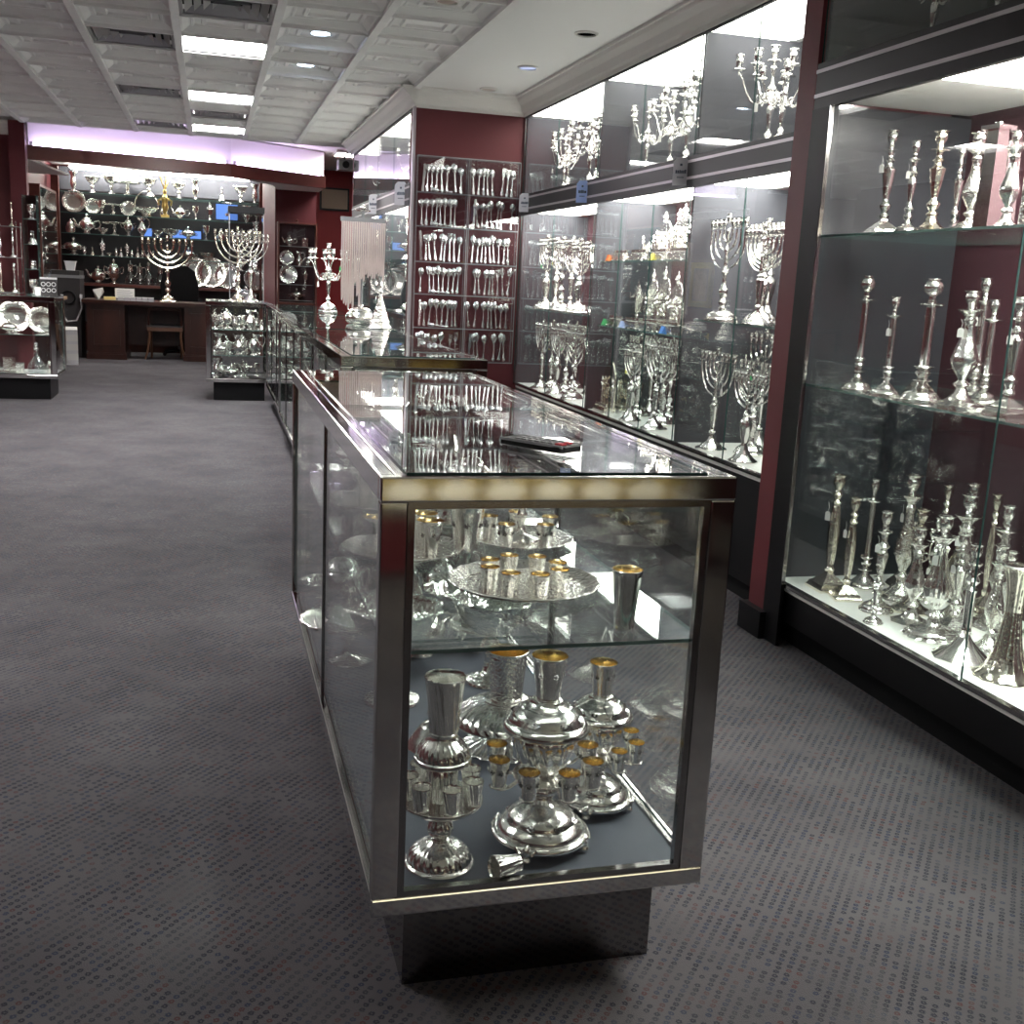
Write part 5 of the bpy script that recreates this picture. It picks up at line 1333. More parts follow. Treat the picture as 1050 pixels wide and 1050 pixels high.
for i, y in enumerate([8.15, 8.6, 9.05, 9.7, 10.2, 10.65]):
    CB[4].place('candelabrum in the far wall upper vitrine, %s from the spoon wall corner' % ORD[i], (XG + 0.22, y, 1.925), 0.5 * i, (.85, .85, 1.05), 'candelabra in the far upper vitrine')

# ================================================================ SPOON RACK
RX0, RX1, RY0, RY1 = 1.385, 2.118, 7.668, 7.738
RZS = [0.712, 0.945, 1.178, 1.400, 1.640, 1.868, 2.108]
t = thing('spoon_rack', 'clear acrylic wall rack of twelve compartments holding silver flatware on the red wall', 'rack', ((RX0 + RX1) / 2, RY1, RZS[0]), 0)
def rk(n, mb_, mats):
    o = obj(n, mb_.mesh('rack_' + n, mats, False), t); o.matrix_local = T(-(RX0 + RX1) / 2, -RY1, -RZS[0]); return o
for z in RZS: rk('shelf', MB().pane(RX0, RX1, RY0, RY1, z - 0.004, z + 0.004), ['acrylic', 'acrylic_edge'])
xm = (RX0 + RX1) / 2
for x in (RX0, xm - 0.006, xm + 0.006, RX1): rk('divider', MB().pane(x - 0.002, x + 0.002, RY0, RY1, RZS[0], RZS[-1]), ['acrylic', 'acrylic_edge'])
for i in range(6):
    for (a, b) in ((RX0 + .004, xm - .010), (xm + .010, RX1 - .004)):
        rk('front_pane', MB().pane(a, b, RY0 - 0.003, RY0, RZS[i] + .003, RZS[i + 1] - .003), ['acrylic', 'acrylic_edge'])
rown = ['bottom row', 'fifth row down', 'fourth row down', 'third row down', 'second row down', 'top row']
rs = random.Random(3)
for i in range(6):
    for c, (a, b) in enumerate(((RX0 + .03, xm - .03), (xm + .03, RX1 - .03))):
        N = [8, 9, 9, 9, 9, 9][i]
        cnt = {'spoon': 0, 'fork': 0, 'knife': 0}
        for k in range(N):
            gap = (i * 2 + c + k) % 11 == 5
            x = a + (b - a) * (k + 0.5) / N + rs.uniform(-.005, .005)
            kind = 'knife' if k == 0 and (i + c) % 2 == 1 else ('fork' if (k in (6, 7) and (i + c) % 3 == 0) else 'spoon')
            pr = {'spoon': SPOON, 'fork': FORK, 'knife': KNIFE}[kind]
            cnt[kind] += 1
            half = "half next to the far cabinets" if c == 0 else "half by the menorah bays"
            if gap: continue
            lean = rs.uniform(-0.10, 0.10)
            pr.place('silver %s, %s from the left, %s, %s' % (kind, ORD[cnt[kind] - 1], rown[i], half), (x, 7.715, RZS[i] + .006 + (0.008 if abs(lean) > .07 else .003)), 0, (rs.uniform(1.25, 1.45), 1.2, rs.uniform(1.05, 1.2)), 'silver flatware in the acrylic rack', rot=(radians(-5), lean, 0))
for (i, c, lb) in [(5, 0, 'top'), (4, 0, 'second'), (2, 0, 'fourth'), (4, 1, 'second'), (1, 0, 'fifth')]:
    xx = (RX0 + xm) / 2 if c == 0 else (xm + RX1) / 2
    o = SPOON.place('large serving spoon lying in the %s rack compartment of the %s' % (lb, 'half by the far cabinets' if c == 0 else 'half by the menorah bays'), (xx + .07, 7.685, RZS[i] + .012), 0, 0.9, 'loose serving spoons in the rack', rot=(0, radians(-86), 0))

# ================================================================ OTHER SHOWCASES: THEIR SILVER
POOL = {'goblet': ('silver goblet', .14), 'bowl': ('fluted silver bowl', .114), 'tureen': ('covered silver dish', .164), 'teapot': ('silver teapot', .172), 'jar': ('lidded silver jar', .122), 'sugar': ('small silver bowl', .064),
        'shaker': ('silver salt shaker', .098), 'vase': ('slender silver vase', .216), 'pitcher': ('silver pitcher', .246), 'bell': ('silver table bell', .135), 'cakestand': ('silver cake stand', .132), 'decanter': ('crystal decanter', .255), 'claret': ('claret jug', .262), 'urn': ('silver urn', .275), 'napkin_box': ('chased silver box', .115), 'spice': ('silver spice tower', .27)}
WIDE = {'bowl': .105, 'tureen': .115, 'teapot': .115, 'cakestand': .135, 'pitcher': .09, 'claret': .075, 'decanter': .07, 'urn': .104, 'sugar': .06, 'goblet': .04, 'jar': .044, 'shaker': .02, 'vase': .048, 'bell': .036, 'napkin_box': .05, 'spice': .045}
def fill(x0, x1, y0, y1, z, hmax, where, group, rows, along, seedv, kinds=None, scale=0.8, gapf=1.0):
    """fill a shelf with rows of mixed silver; along 'x' or 'y'"""
    rnd = random.Random(seedv)
    kinds = kinds or ['goblet', 'bowl', 'tureen', 'teapot', 'jar', 'goblet', 'vase', 'jar', 'bell', 'goblet', 'urn', 'pitcher']
    for ri, (off, rn) in enumerate(rows):
        pos = y0 if along == 'y' else x0
        end = y1 if along == 'y' else x1
        n = 0
        last = None
        while True:
            k = rnd.choice([q for q in kinds if q != last]); last = k
            nm, h = POOL[k]
            s = scale * rnd.uniform(.9, 1.08)
            if h * s > hmax: s = hmax / h
            r = WIDE[k] * s
            if pos + 2 * r > end or n >= 16: break
            c = pos + r
            p = (off, c, z) if along == 'y' else (c, off, z)
            K[k].place('%s, %s along the %s%s' % (nm, ORD[n], rn, where), p, rnd.uniform(-.6, .6) + (pi / 2 if along == 'y' else 0), s, group)
            pos = c + r + rnd.uniform(.004, .03) * gapf
            n += 1
for ci, (xa, xb, ya, yb, nm) in enumerate([(0.50, 1.10, 4.35, 6.40, 'second showcase'), (0.51, 1.11, 6.42, 8.60, 'third showcase'), (0.53, 1.13, 8.62, 10.90, 'fourth showcase')]):
    for si, (z, hm, sn) in enumerate([(CZB + .03, .19, 'floor'), (.45, .20, 'middle shelf'), (.70, .20, 'top shelf')]):
        rows = [(xa + .13, 'aisle row, ')] + ([(xa + .40, 'inner row, ')] if ci == 0 or si == 2 else [])
        fill(xa, xb, ya + .08, yb - .08, z, hm, nm + ' ' + sn, 'silver in the ' + nm, rows, 'y', 11 + ci * 7 + si)
for si, (z, hm, sn) in enumerate([(CZB + .03, .19, 'floor'), (.45, .20, 'middle shelf'), (.70, .20, 'top shelf')]):
    fill(0.02, 0.545, 11.2, 11.8, z, hm, 'corner showcase ' + sn, 'silver in the corner showcase', [(11.27, 'front row, '), (11.45, 'second row, '), (11.64, 'third row, ')], 'x', 51 + si, kinds=['goblet', 'jar', 'bell', 'vase', 'tureen', 'teapot', 'pitcher', 'urn', 'goblet', 'spice', 'bowl'], scale=.86, gapf=.25)
# across the aisle
for i, (x, s, lb) in enumerate([(-2.02, 1.35, 'large chased plate leaning on the shelf across the aisle, cut by the photo edge'), (-1.78, 1.35, 'large round plate with scalloped rim leaning on the shelf across the aisle'), (-1.555, 1.1, 'smaller scalloped plate leaning at the aisle end of that shelf')]):
    K['plate'].place(lb, (x, 11.34, .60 + .11 * s), 0, s, 'plates leaning in the case across the aisle', rot=(radians(83), 0, 0.12 * i))
K['decanter'].place('crystal decanter with tall neck on the white floor of the case across the aisle', (-1.585, 11.2, .23), 0, 1.15)
K['jar'].place('lidded silver jar beside the crystal decanter across the aisle', (-1.455, 11.22, .23), 0, 1.2)
K['napkin_box'].place('chased silver box in front of the crystal decanter', (-1.72, 11.12, .23), 0.2, .9)
o = TRAY.place('flat silver tray lying on the floor of the case across the aisle', (-1.90, 11.18, .23), 0, .85)
K['napkin_box'].place('second chased silver box lying near the photo edge across the aisle', (-1.86, 11.42, .23), -.3, 1.1)
K['bowl'].place('fluted silver bowl at the aisle end of the shelf across the aisle', (-1.47, 11.16, .60), 0, .7)
K['tureen'].place('covered silver dish on the shelf in front of the leaning plates', (-1.80, 11.12, .60), 0, .8)
# shelf stand with candlesticks on top of it
t = thing('display_stand', 'three-tier glass stand crowded with candlesticks on the case across the aisle', 'stand', (-1.98, 11.30, .953))
for z in (0.02, .34, .62): obj('shelf', pane_me('stand_shelf', -.28, .28, -.14, .14, z - .006, z, 'shelf_glass', 'acrylic_edge'), t)
for sx in (-1, 1):
    for sy in (-1, 1):
        obj('post', MB().tube([(sx * .27, sy * .13, 0), (sx * .27, sy * .13, .66)], .006, 8).mesh('stand_post', 'chrome'), t)
for zi, (z, zn) in enumerate([(.973, 'bottom'), (1.293, 'middle'), (1.573, 'top')]):
    for i, x in enumerate([-2.10, -1.98, -1.87, -1.765]):
        stick(['knop', 'square', 'slim', 'globe', 'vase'][(i + zi * 2) % 5], x, 11.25 + .06 * (i % 2), z, .27 if zi < 2 else .22, 'candlestick on the %s tier of the glass stand, %s from the photo edge' % (zn, ORD[i]), False, .7, 0, 'candlesticks on the glass stand')
t = thing('display_tower', 'narrow mirrored glass tower rising from the case across the aisle', 'display tower', (-1.615, 11.42, .953))
obj('mirror_back', MB().bx(-.065, .065, .055, .065, 0, .92).mesh('tower_back', 'mirror', False), t)
for s in (-1, 1): obj('side_pane', pane_me('tower_side', s * .062 - .003, s * .062 + .003, -.06, .054, .004, .92), t)
for z in (.006, .24, .47, .70): obj('shelf', pane_me('tower_shelf', -.058, .058, -.058, .053, z - .005, z, 'shelf_glass', 'shelf_edge'), t)
for i, z in enumerate([.006, .24, .47, .70]):
    K[['goblet', 'shaker', 'bell', 'goblet'][i]].place('%s on the %s shelf of the mirrored tower' % (['silver goblet', 'salt shaker', 'table bell', 'silver goblet'][i], ['bottom', 'second', 'third', 'top'][i]), (-1.615, 11.41, .953 + z), 0, .95, 'silver in the mirrored tower')
t = thing('patterned_box', 'dark box with pale scroll pattern on the aisle end of the case top', 'box', (-1.455, 11.22, .953), .1)
obj('body', MB().bx(-.07, .07, -.06, .06, 0, .155).mesh('patterned_box', 'dark_grey', False), t)
sc_ = MB()
for r in range(2):
    for k in range(3):
        sc_.tube([(-.045 + .045 * k + .017 * cos(a), -.062, .055 + .055 * r + .017 * sin(a)) for a in [2 * pi * q / 14 for q in range(15)]], .0035, 5)
obj('scroll_pattern', sc_.mesh('scrolls', 'white_plastic'), t)
obj('lid', MB().bx(-.073, .073, -.063, .063, .155, .172).mesh('patterned_lid', 'white_plastic', False), t)
t = thing('white_mug', 'white square cup standing behind the dark patterned box', 'cup', (-1.54, 11.14, .953))
obj('body', MB().lathe([(.030, 0), (.036, .08), (.033, .08), (.027, .006), (0, .006)], 4, rot=pi / 4).mesh('mug', 'white_plastic', False), t)
obj('stand', MB().lathe([(.03, 0), (.03, .004), (0, .004)], 12).mesh('mug_stand', 'grey_plastic'), t)

# on the island row
t = thing('necklace_stand', 'tall clear stand hung with rows of pale chain necklaces', 'necklace stand', (1.01, 7.62, CZT + .003))
obj('base', MB().lathe([(.09, 0), (.09, .01), (.02, .016), (0, .016)], 24).mesh('necklace_base', 'chrome'), t)
obj('post', MB().tube([(0, 0, .012), (0, 0, .74)], .010, 8).mesh('necklace_post', 'acrylic_edge'), t)
obj('crossbar', MB().bx(-.15, .15, -.010, .010, .665, .695).mesh('necklace_bar', 'acrylic_edge', False), t)
obj('finial', MB().lathe(sp([(0.0, .735), (.014, .74), (.022, .755), (.012, .775), (0, .785)], 2), 16).bx(-.05, .05, -.008, .008, .735, .745).mesh('necklace_finial', 'silver'), t)
rs = random.Random(5)
for k in range(20):
    x = -.14 + .28 * k / 19
    L_ = .34 + .06 * rs.random() if k > 8 else .40 + .2 * rs.random()
    bd = MB()
    bd.tube([(x, -.013, .665), (x - .002, -.014, .665 - L_ * .5), (x + .003, -.013, .665 - L_), (x + .008, -.013, .665 - L_ * .96), (x + .010, -.0135, .665)], .0042, 5)
    obj('chain', bd.mesh('chain', 'pearl'), t)
BSK = K['basket']
K['jar'].place('round bulging silver jar on the glass case beside the necklace stand', (0.955, 7.25, CZT + .003), 0, (2.2, 2.2, 1.05))
# stepped silver tower
p = Proto('tiered_tower', 'centrepiece')
for i in range(5):
    r = .11 - .021 * i
    p.part('tier', MB().lathe(sp([(r, .045 * i), (r, .045 * i), (r + .006, .045 * i + .006), (r * .92, .045 * i + .020), (r * .80, .045 * i + .045)], 2), 28, fl=flute(14, .06)).mesh('tower_tier', 'ornate'))
p.part('finial', MB().lathe(sp([(.022, .225), (.012, .24), (.020, .26), (.008, .285), (.010, .30), (0, .325)], 2), 16).mesh('tower_finial', 'silver'))
p.place('cone-shaped tiered silver centrepiece on the glass case in front of the spoon wall corner', (1.00, 6.67, CZT + .003), 0, (.62, .62, .85))
cbtag(sticker(CB[6], 'green_tag', .10, .25)).place('silver candelabrum with green sticker on the last glass case, against the red corridor', (0.93, 9.05, CZT + .003), 0.3, (1.0, 1.0, 1.42))
for i, (x, y, k, lb) in enumerate([(0.72, 9.6, 'tureen', 'covered silver dish on top of the fourth glass case'), (0.72, 10.2, 'cakestand', 'silver cake stand on top of the fourth glass case')]):
    pass
MN['bronze'].place('tall silver menorah standing on the corner showcase in front of the clear tower', (0.275, 11.26, CZT + .003), 0, (1.25, 1.25, 1.55))
MN['gallery'].place('second menorah with cup rail on the corner showcase', (0.40, 11.36, CZT + .003), 0, (1.2, 1.2, 1.65))
t = thing('display_tower', 'clear acrylic tower with black cap on the corner showcase', 'display tower', (0.365, 11.62, CZT + .003))
for s in (-1, 1):
    obj('side_pane', pane_me('clear_tower_side', s * .165 - .004, s * .165 + .004, -.16, .16, .004, .86, 'acrylic', 'acrylic_edge'), t)
    obj('end_pane', pane_me('clear_tower_end', -.16, .16, s * .156 - .004, s * .156 + .004, .004, .86, 'acrylic', 'acrylic_edge'), t)
obj('cap', MB().bx(-.175, .175, -.17, .17, .86, .92).mesh('tower_cap', 'black', False), t)
obj('base', MB().bx(-.17, .17, -.165, .165, 0, .004).mesh('tower_base', 'acrylic_edge', False), t)
for z in (.30, .58): obj('shelf', pane_me('clear_tower_shelf', -.155, .155, -.15, .15, z - .005, z, 'shelf_glass', 'acrylic_edge'), t)
for i, (k, x, z, s) in enumerate([('pitcher', -.06, .30, .75), ('jar', .08, .30, 1.0), ('teapot', -.04, .58, .8), ('vase', .10, .58, .95), ('tureen', 0, .004, .9)]):
    K[k].place('%s inside the clear tower, %s' % (POOL[k][0], ['middle shelf, aisle side', 'middle shelf, wall side', 'top shelf, aisle side', 'top shelf, wall side', 'on its base'][i]), (0.365 + x, 11.62, CZT + .003 + z), 0, s, 'silver in the clear tower')

# ================================================================ DESK CORNER AT THE BACK
t = thing('desk', 'dark mahogany office desk at the back with moulded plinth', 'desk', (-.72, 16.2, 0))
obj('desktop', MB().bx(-.93, .93, -.42, .42, .755, .795).bx(-.91, .91, -.40, .40, .735, .755).mesh('desk_top', 'wood', False), t)
ped = MB().bx(-.24, .24, -.36, .36, .09, .735)
ped_me = ped.mesh('desk_pedestal', 'wood', False)
pl_me = MB().bx(-.26, .26, -.38, .38, 0, .07).bx(-.25, .25, -.37, .37, .07, .09).mesh('desk_plinth', 'wood', False)
pn = MB()
for (x0, x1, z0, z1) in ((-.18, .18, .18, .20), (-.18, .18, .64, .66), (-.18, -.16, .20, .64), (.16, .18, .20, .64)): pn.bx(x0, x1, -.372, -.36, z0, z1)
pn_me = pn.mesh('desk_moulding', 'wood', False)
for x in (-.63, .63):
    q = obj('pedestal', ped_me, t, loc=(x, 0, 0)); obj('plinth', pl_me, q); obj('panel_moulding', pn_me, q)
obj('modesty_panel', MB().bx(-.39, .39, .30, .32, .16, .735).mesh('desk_modesty', 'wood', False), t)
t = thing('visitor_chair', 'dark wooden visitor chair with curved legs tucked under the desk', 'chair', (-.59, 15.92, 0))
obj('seat', MB().prism([(-.24, -.02), (.24, -.02), (.22, .42), (-.22, .42)], .43, .475).mesh('chair_seat', 'dark_grey', False), t)
obj('seat_rail', MB().bx(-.235, .235, -.03, -.01, .40, .45).mesh('chair_rail', 'chair_wood', False), t)
for s in (-1, 1):
    obj('leg', MB().tube([(s * .215, 0, .45), (s * .205, -.005, .33), (s * .225, -.03, .16), (s * .265, -.075, 0.012)], [.020, .018, .015, .013], 8).mesh('chair_leg', 'chair_wood'), t)
    obj('leg', MB().tube([(s * .20, .38, .45), (s * .20, .40, .0)], .016, 8).mesh('chair_back_leg', 'chair_wood'), t)
    obj('stile', MB().tube([(s * .215, 0, .44), (s * .215, -.02, .60), (s * .20, -.05, .70)], [.018, .016, .014], 8).mesh('chair_stile', 'wood'), t)
obj('top_rail', MB().tube([(-.20, -.05, .695), (0, -.065, .70), (.20, -.05, .695)], .015, 8).mesh('chair_top', 'wood'), t)
MN['bronze'].place('large tarnished silver menorah on the mahogany desk', (-.55, 16.12, .795), 0, 1.93)
t = thing('office_chair', 'black upholstered office chair behind the desk', 'chair', (-.42, 17.06, 0))
obj('backrest', MB().prism([(-.25, .62), (.25, .62), (.27, 1.0), (.22, 1.22), (.12, 1.29), (-.12, 1.29), (-.22, 1.22), (-.27, 1.0)], -.05, .05, 0, RX(pi / 2)).mesh('office_back', 'black_matte', False), t)
obj('seat', MB().bx(-.25, .25, -.42, .02, .44, .54).mesh('office_seat', 'black_matte', False), t)
obj('column', MB().tube([(0, -.2, .08), (0, -.2, .44)], .03, 10).mesh('office_column', 'grey_plastic'), t)
wb = MB()
for k in range(5): wb.tube([(0, -.2, .08), (.26 * cos(k * 1.2566), -.2 + .26 * sin(k * 1.2566), .05)], .02, 6)
obj('wheel_base', wb.mesh('office_wheels', 'black_matte'), t)
for k in range(5): obj('wheel', MB().lathe([(0, -.015), (.025, -.015), (.025, .015), (0, .015)], 12, T(.26 * cos(k * 1.2566), -.2 + .26 * sin(k * 1.2566), .026) @ RX(pi / 2)).mesh('office_wheel', 'black_matte'), t)
t = thing('desk_sign', 'white printed card standing on the desk front', 'sign', (-1.11, 15.98, .795), 0)
obj('card', MB().bx(-.125, .125, -.002, .002, 0.03, .16).mesh('desk_card', 'paper', False), t)
obj('stand', MB().bx(-.12, .12, -.01, .04, 0, .03).mesh('desk_card_stand', 'acrylic_edge', False), t)
for r in range(4): obj('print', MB().bx(-.10, .10 - .03 * (r % 2), -.0035, -.002, .055 + .024 * r, .063 + .024 * r).mesh('desk_card_print', 'tag_grey', False), t)
t = thing('note_pad', 'thick yellow note pad on the desk beside the white card', 'note pad', (-1.30, 15.93, .795), .05)
obj('sheets', MB().bx(-.075, .075, -.055, .055, 0, .042).mesh('pad_sheets', 'yellow_pad', False), t)
obj('backing', MB().bx(-.076, .076, -.056, .056, -.0, .003).mesh('pad_backing', 'grey_plastic', False), t)
for k in range(6):
    t = thing('card_box', 'small grey box in the low desk row, %s from the yellow pad' % ORD[k], 'box', (-1.155 + .078 * k, 15.86, .795), 0, 'low row of small grey boxes on the desk')
    obj('body', MB().bx(-.034, .034, -.025, .025, 0, .045).mesh('card_box', 'tag_grey', False), t)
    obj('lid', MB().bx(-.036, .036, -.027, .027, .045, .053).mesh('card_box_lid', 'paper', False), t)
t = thing('paper_cone', 'crumpled white paper on the desk end', 'paper', (-1.46, 16.05, .795), .4)
obj('sheet', MB().add([(-.08, -.03, .13), (.05, -.05, .16), (.09, .02, .10), (-.02, .03, .0), (.0, -.04, .0), (-.05, .02, .08)], [(0, 1, 4), (1, 2, 4), (4, 2, 3), (0, 4, 3), (0, 3, 5), (0, 5, 1), (1, 5, 2), (5, 3, 2)]).mesh('paper_sheet', 'paper', False), t)
t = thing('floor_unit', 'tall dark grey floor unit with round emblem beside the desk', 'cabinet', (-1.86, 16.25, 0))
obj('body', MB().prism([(-.19, -.16), (.17, -.18), (.19, .16), (-.19, .16)], 0, 1.16).mesh('unit_body', 'dark_grey', False), t)
obj('band', MB().bx(-.196, .196, -.186, .165, 1.06, 1.10).mesh('unit_band', 'grey_plastic', False), t)
obj('emblem', MB().tube([(.02 + .085 * cos(a), -.185, .80 + .085 * sin(a)) for a in [2 * pi * q / 20 for q in range(21)]], .014, 8).mesh('unit_emblem', 'black'), t)
t = thing('white_cable', 'white cable looping down in front of the dark floor unit', 'cable', (-1.80, 16.05, 0))
obj('loop', MB().tube([(-.12, 0, .78), (-.14, -.02, .62), (-.06, -.05, .48), (.06, -.05, .50), (.13, -.02, .66), (.12, 0, .80)], .012, 8).mesh('cable', 'white_plastic'), t)
obj('plug', MB().bx(-.135, -.105, -.015, .05, .78, .84).bx(.105, .135, -.015, .05, .80, .85).mesh('plug', 'white_plastic', False), t)
t = thing('paper_tray', 'white paper container on top of the dark floor unit', 'container', (-1.82, 16.25, 1.16))
obj('body', MB().lathe([(.07, 0), (.10, .12), (.09, .12), (.06, .006), (0, .006)], 4, rot=pi / 4).mesh('paper_tray', 'white_plastic', False), t)
obj('rim', MB().lathe([(.10, .118), (.108, .118), (.108, .126), (.10, .126)], 4, rot=pi / 4).mesh('paper_tray_rim', 'white_plastic', False), t)
t = thing('water_bottle', 'pale blue bottle behind the dark floor unit', 'bottle', (-2.08, 16.55, .0))
obj('stand', MB().bx(-.09, .09, -.09, .09, 0, .84).mesh('bottle_stand', 'dark_grey', False), t)
obj('body', MB().lathe(sp([(.07, .84), (.07, .84), (.08, .86), (.08, 1.05), (.04, 1.12), (.03, 1.16), (0, 1.16)], 2), 20).mesh('bottle_body', 'blue_pale'), t)
t = thing('side_table', 'small brown side table next to the white carton', 'table', (-1.86, 14.05, 0))
obj('top', MB().bx(-.20, .20, -.34, .34, .83, .865).mesh('side_top', 'tan_wood', False), t)
obj('cabinet', MB().bx(-.17, .17, -.30, .30, .05, .83).mesh('side_cabinet', 'wood', False), t)
for sx in (-1, 1):
    for sy in (-1, 1): obj('leg', MB().bx(sx * .15 - .02, sx * .15 + .02, sy * .27 - .02, sy * .27 + .02, 0, .05).mesh('side_leg', 'wood', False), t)
t = thing('white_carton', 'tall narrow white carton standing on the carpet', 'carton', (-1.70, 14.90, 0), .1)
obj('body', MB().bx(-.085, .085, -.09, .09, 0, .44).mesh('carton_body', 'white_plastic', False), t)
cr = MB()
for k in range(3): cr.bx(-.088, .088, -.095, -.09, .06 + .12 * k, .14 + .12 * k)
obj('ridge', cr.mesh('carton_ridges', 'paper', False), t)
obj('flap', MB().add([(-.085, -.09, .44), (.085, -.09, .44), (.085, -.02, .475), (-.085, -.02, .475), (-.085, -.085, .436), (.085, -.085, .436), (.085, -.015, .471), (-.085, -.015, .471)], [(0, 1, 2, 3), (7, 6, 5, 4), (0, 4, 5, 1), (1, 5, 6, 2), (2, 6, 7, 3), (3, 7, 4, 0)]).mesh('carton_flap', 'paper', False), t)
t = thing('framed_picture', 'gilt-framed picture on the red wall by the mirrored tower', 'picture', (-2.17, 14.0, 1.38))
obj('frame', MB().bx(0, .04, -.34, -.26, -.30, .30).bx(0, .04, .26, .34, -.30, .30).bx(0, .04, -.26, .26, -.30, -.22).bx(0, .04, -.26, .26, .22, .30).mesh('picture_frame', 'brass', False), t).location = (-.05, 0, 0)
obj('canvas', MB().bx(-.045, -.025, -.26, .26, -.22, .22).mesh('picture_canvas', 'canvas', False), t)

# ---- back display cabinet
BX0, BX1, BY = -2.12, .80, 17.30
t = thing('back_cabinet', 'wide lit display cabinet with dark back and glass shelves behind the desk', 'cabinet', (-.66, 17.6, 0))
def bk(n, m_, *a):
    o = obj(n, MB().bx(*a).mesh('back_' + n, m_, False), t); o.matrix_local = T(.66, -17.6, 0); return o
bk('back_panel', 'dark_panel', BX0, BX1, 17.82, 17.86, 0, 2.32)
bk('upper_back_panel', 'grey_panel', BX0, BX1, 17.80, 17.84, 2.32, 2.64)
bk('post', 'beam_wood', BX0 - .04, BX0 + .06, BY - .05, BY + .05, 0, 2.60)
bk('post', 'beam_wood', BX1 - .06, BX1 + .0, BY - .05, BY + .05, 0, 2.60)
bk('base', 'wood', BX0 + .06, BX1 - .06, BY, 17.82, 0, .40)
bk('counter', 'beam_wood', BX0 + .06, BX1 - .06, BY, 17.82, .945, .985)
bk('light_panel', 'bay_light', BX0 + .2, BX1 - .2, BY + .06, 17.70, 2.60, 2.62)
for z in (1.385, 1.69, 1.98, 2.27):
    o = obj('shelf', pane_me('back_shelf', BX0 + .07, BX1 - .07, BY + .04, 17.81, z - .012, z, 'shelf_glass', 'shelf_edge'), t); o.matrix_local = T(.66, -17.6, 0)
def bx_at(px): return -2.08 + (px - 60) / 72.8
def brow(z, zn, items):
    cnt = 0
    for (px, k, s) in items:
        lb = '%s on the %s behind the desk, %s from the brown post' % (BNAME[k], zn, ORD[cnt] if cnt < 16 else 'last')
        x = bx_at(px); s = min(s * 1.18, .285 / POOL[k][1] if k in POOL and z != .985 else 9)
        if k == 'plate':
            K[k].place(lb, (x, 17.68, z + .11 * s), 0, s, 'silver in the back cabinet', rot=(radians(78), 0, 0))
        else:
            K[k].place(lb, (x, 17.56, z), 0.3, s, 'silver in the back cabinet')
        cnt += 1
BNAME = {k: v[0] for k, v in POOL.items()}
BNAME.update({'compote': 'tall silver compote', 'plate': 'round silver plate', 'basket': 'handled silver basket'})
brow(2.27, 'top shelf', [(74, 'vase', 1.15), (93, 'compote', 1.0), (112, 'compote', 1.1), (128, 'cakestand', 1.25), (150, 'compote', 1.1), (181, 'compote', .95), (198, 'vase', 1.25), (226, 'bell', 1.3), (246, 'compote', 1.0), (261, 'vase', 1.1)])
brow(1.98, 'second shelf', [(73, 'plate', 1.25), (92, 'plate', .85), (102, 'goblet', 1.2), (113, 'cakestand', 1.0), (128, 'plate', .85), (147, 'basket', 1.25), (165, 'jar', 1.3), (182, 'teapot', 1.0), (198, 'goblet', 1.2), (213, 'spice', 1.0), (231, 'pitcher', 1.0), (252, 'pitcher', .9), (263, 'goblet', 1.2)])
brow(1.69, 'third shelf', [(70, 'jar', 1.4), (86, 'teapot', 1.4), (102, 'sugar', 1.2), (114, 'cakestand', 1.2), (128, 'urn', .9), (142, 'pitcher', 1.0), (158, 'sugar', 1.3), (172, 'bowl', 1.0), (190, 'tureen', 1.0), (209, 'goblet', 1.3), (225, 'jar', 1.3), (260, 'goblet', 1.2)])
brow(1.385, 'fourth shelf', [(72, 'tureen', 1.3), (83, 'shaker', 1.1), (91, 'bell', .8), (101, 'spice', .85), (108, 'sugar', .6), (115, 'shaker', 1.2), (120, 'bell', .9), (126, 'spice', .7), (131, 'shaker', 1.0), (137, 'bell', 1.0), (142, 'shaker', 1.1), (148, 'bell', .9), (153, 'shaker', 1.1), (190, 'tureen', 1.0), (210, 'bowl', .9), (262, 'jar', 1.2)])
brow(.985, 'counter', [(96, 'teapot', 1.3), (112, 'urn', 1.15), (129, 'claret', 1.15), (139, 'claret', 1.05), (148, 'decanter', 1.15), (160, 'claret', 1.1), (198, 'plate', 1.7), (214, 'plate', 1.75), (231, 'plate', 1.5), (262, 'plate', 1.3)])
# three blue lit screens on the shelves and a brass figure lamp
for i, (px0, px1, z0, z1, y, lb) in enumerate([(140, 152, 1.70, 1.83, 17.74, 'small glowing blue screen on the third back shelf, first of two'), (172, 204, 1.70, 1.83, 17.74, 'wide glowing blue screen on the third back shelf'), (219, 243, 2.0, 2.24, 17.50, 'tall glowing blue screen near the end of the second back shelf')]):
    t = thing('blue_screen', lb, 'screen', ((bx_at(px0) + bx_at(px1)) / 2, y, z0))
    w = (bx_at(px1) - bx_at(px0)) / 2; h = z1 - z0
    obj('bezel', MB().bx(-w, w, 0, .02, -.0, h).mesh('screen_bezel', 'black', False), t)
    obj('display', MB().bx(-w + .008, w - .008, -.003, 0, .008, h - .008).mesh('screen_display', 'screen', False), t)
p = Proto('brass_lamp', 'lamp')
p.part('base', MB().bx(-.07, .07, -.06, .06, 0, .05).lathe(sp([(.06, .05), (.03, .07), (.04, .12)], 2), 16).mesh('brass_base', 'brass'))
p.part('figure', MB().lathe(sp([(.04, .12), (.06, .20), (.05, .28), (.065, .34), (.03, .40), (.025, .43), (.034, .47), (.02, .51)], 3), 20, sy=.8).mesh('brass_figure', 'brass'))
for s in (-1, 1): p.part('arm', MB().tube([(s * .05, 0, .34), (s * .12, 0, .30), (s * .10, 0, .22)], .018, 8).mesh('brass_arm', 'brass'))
am = MB()
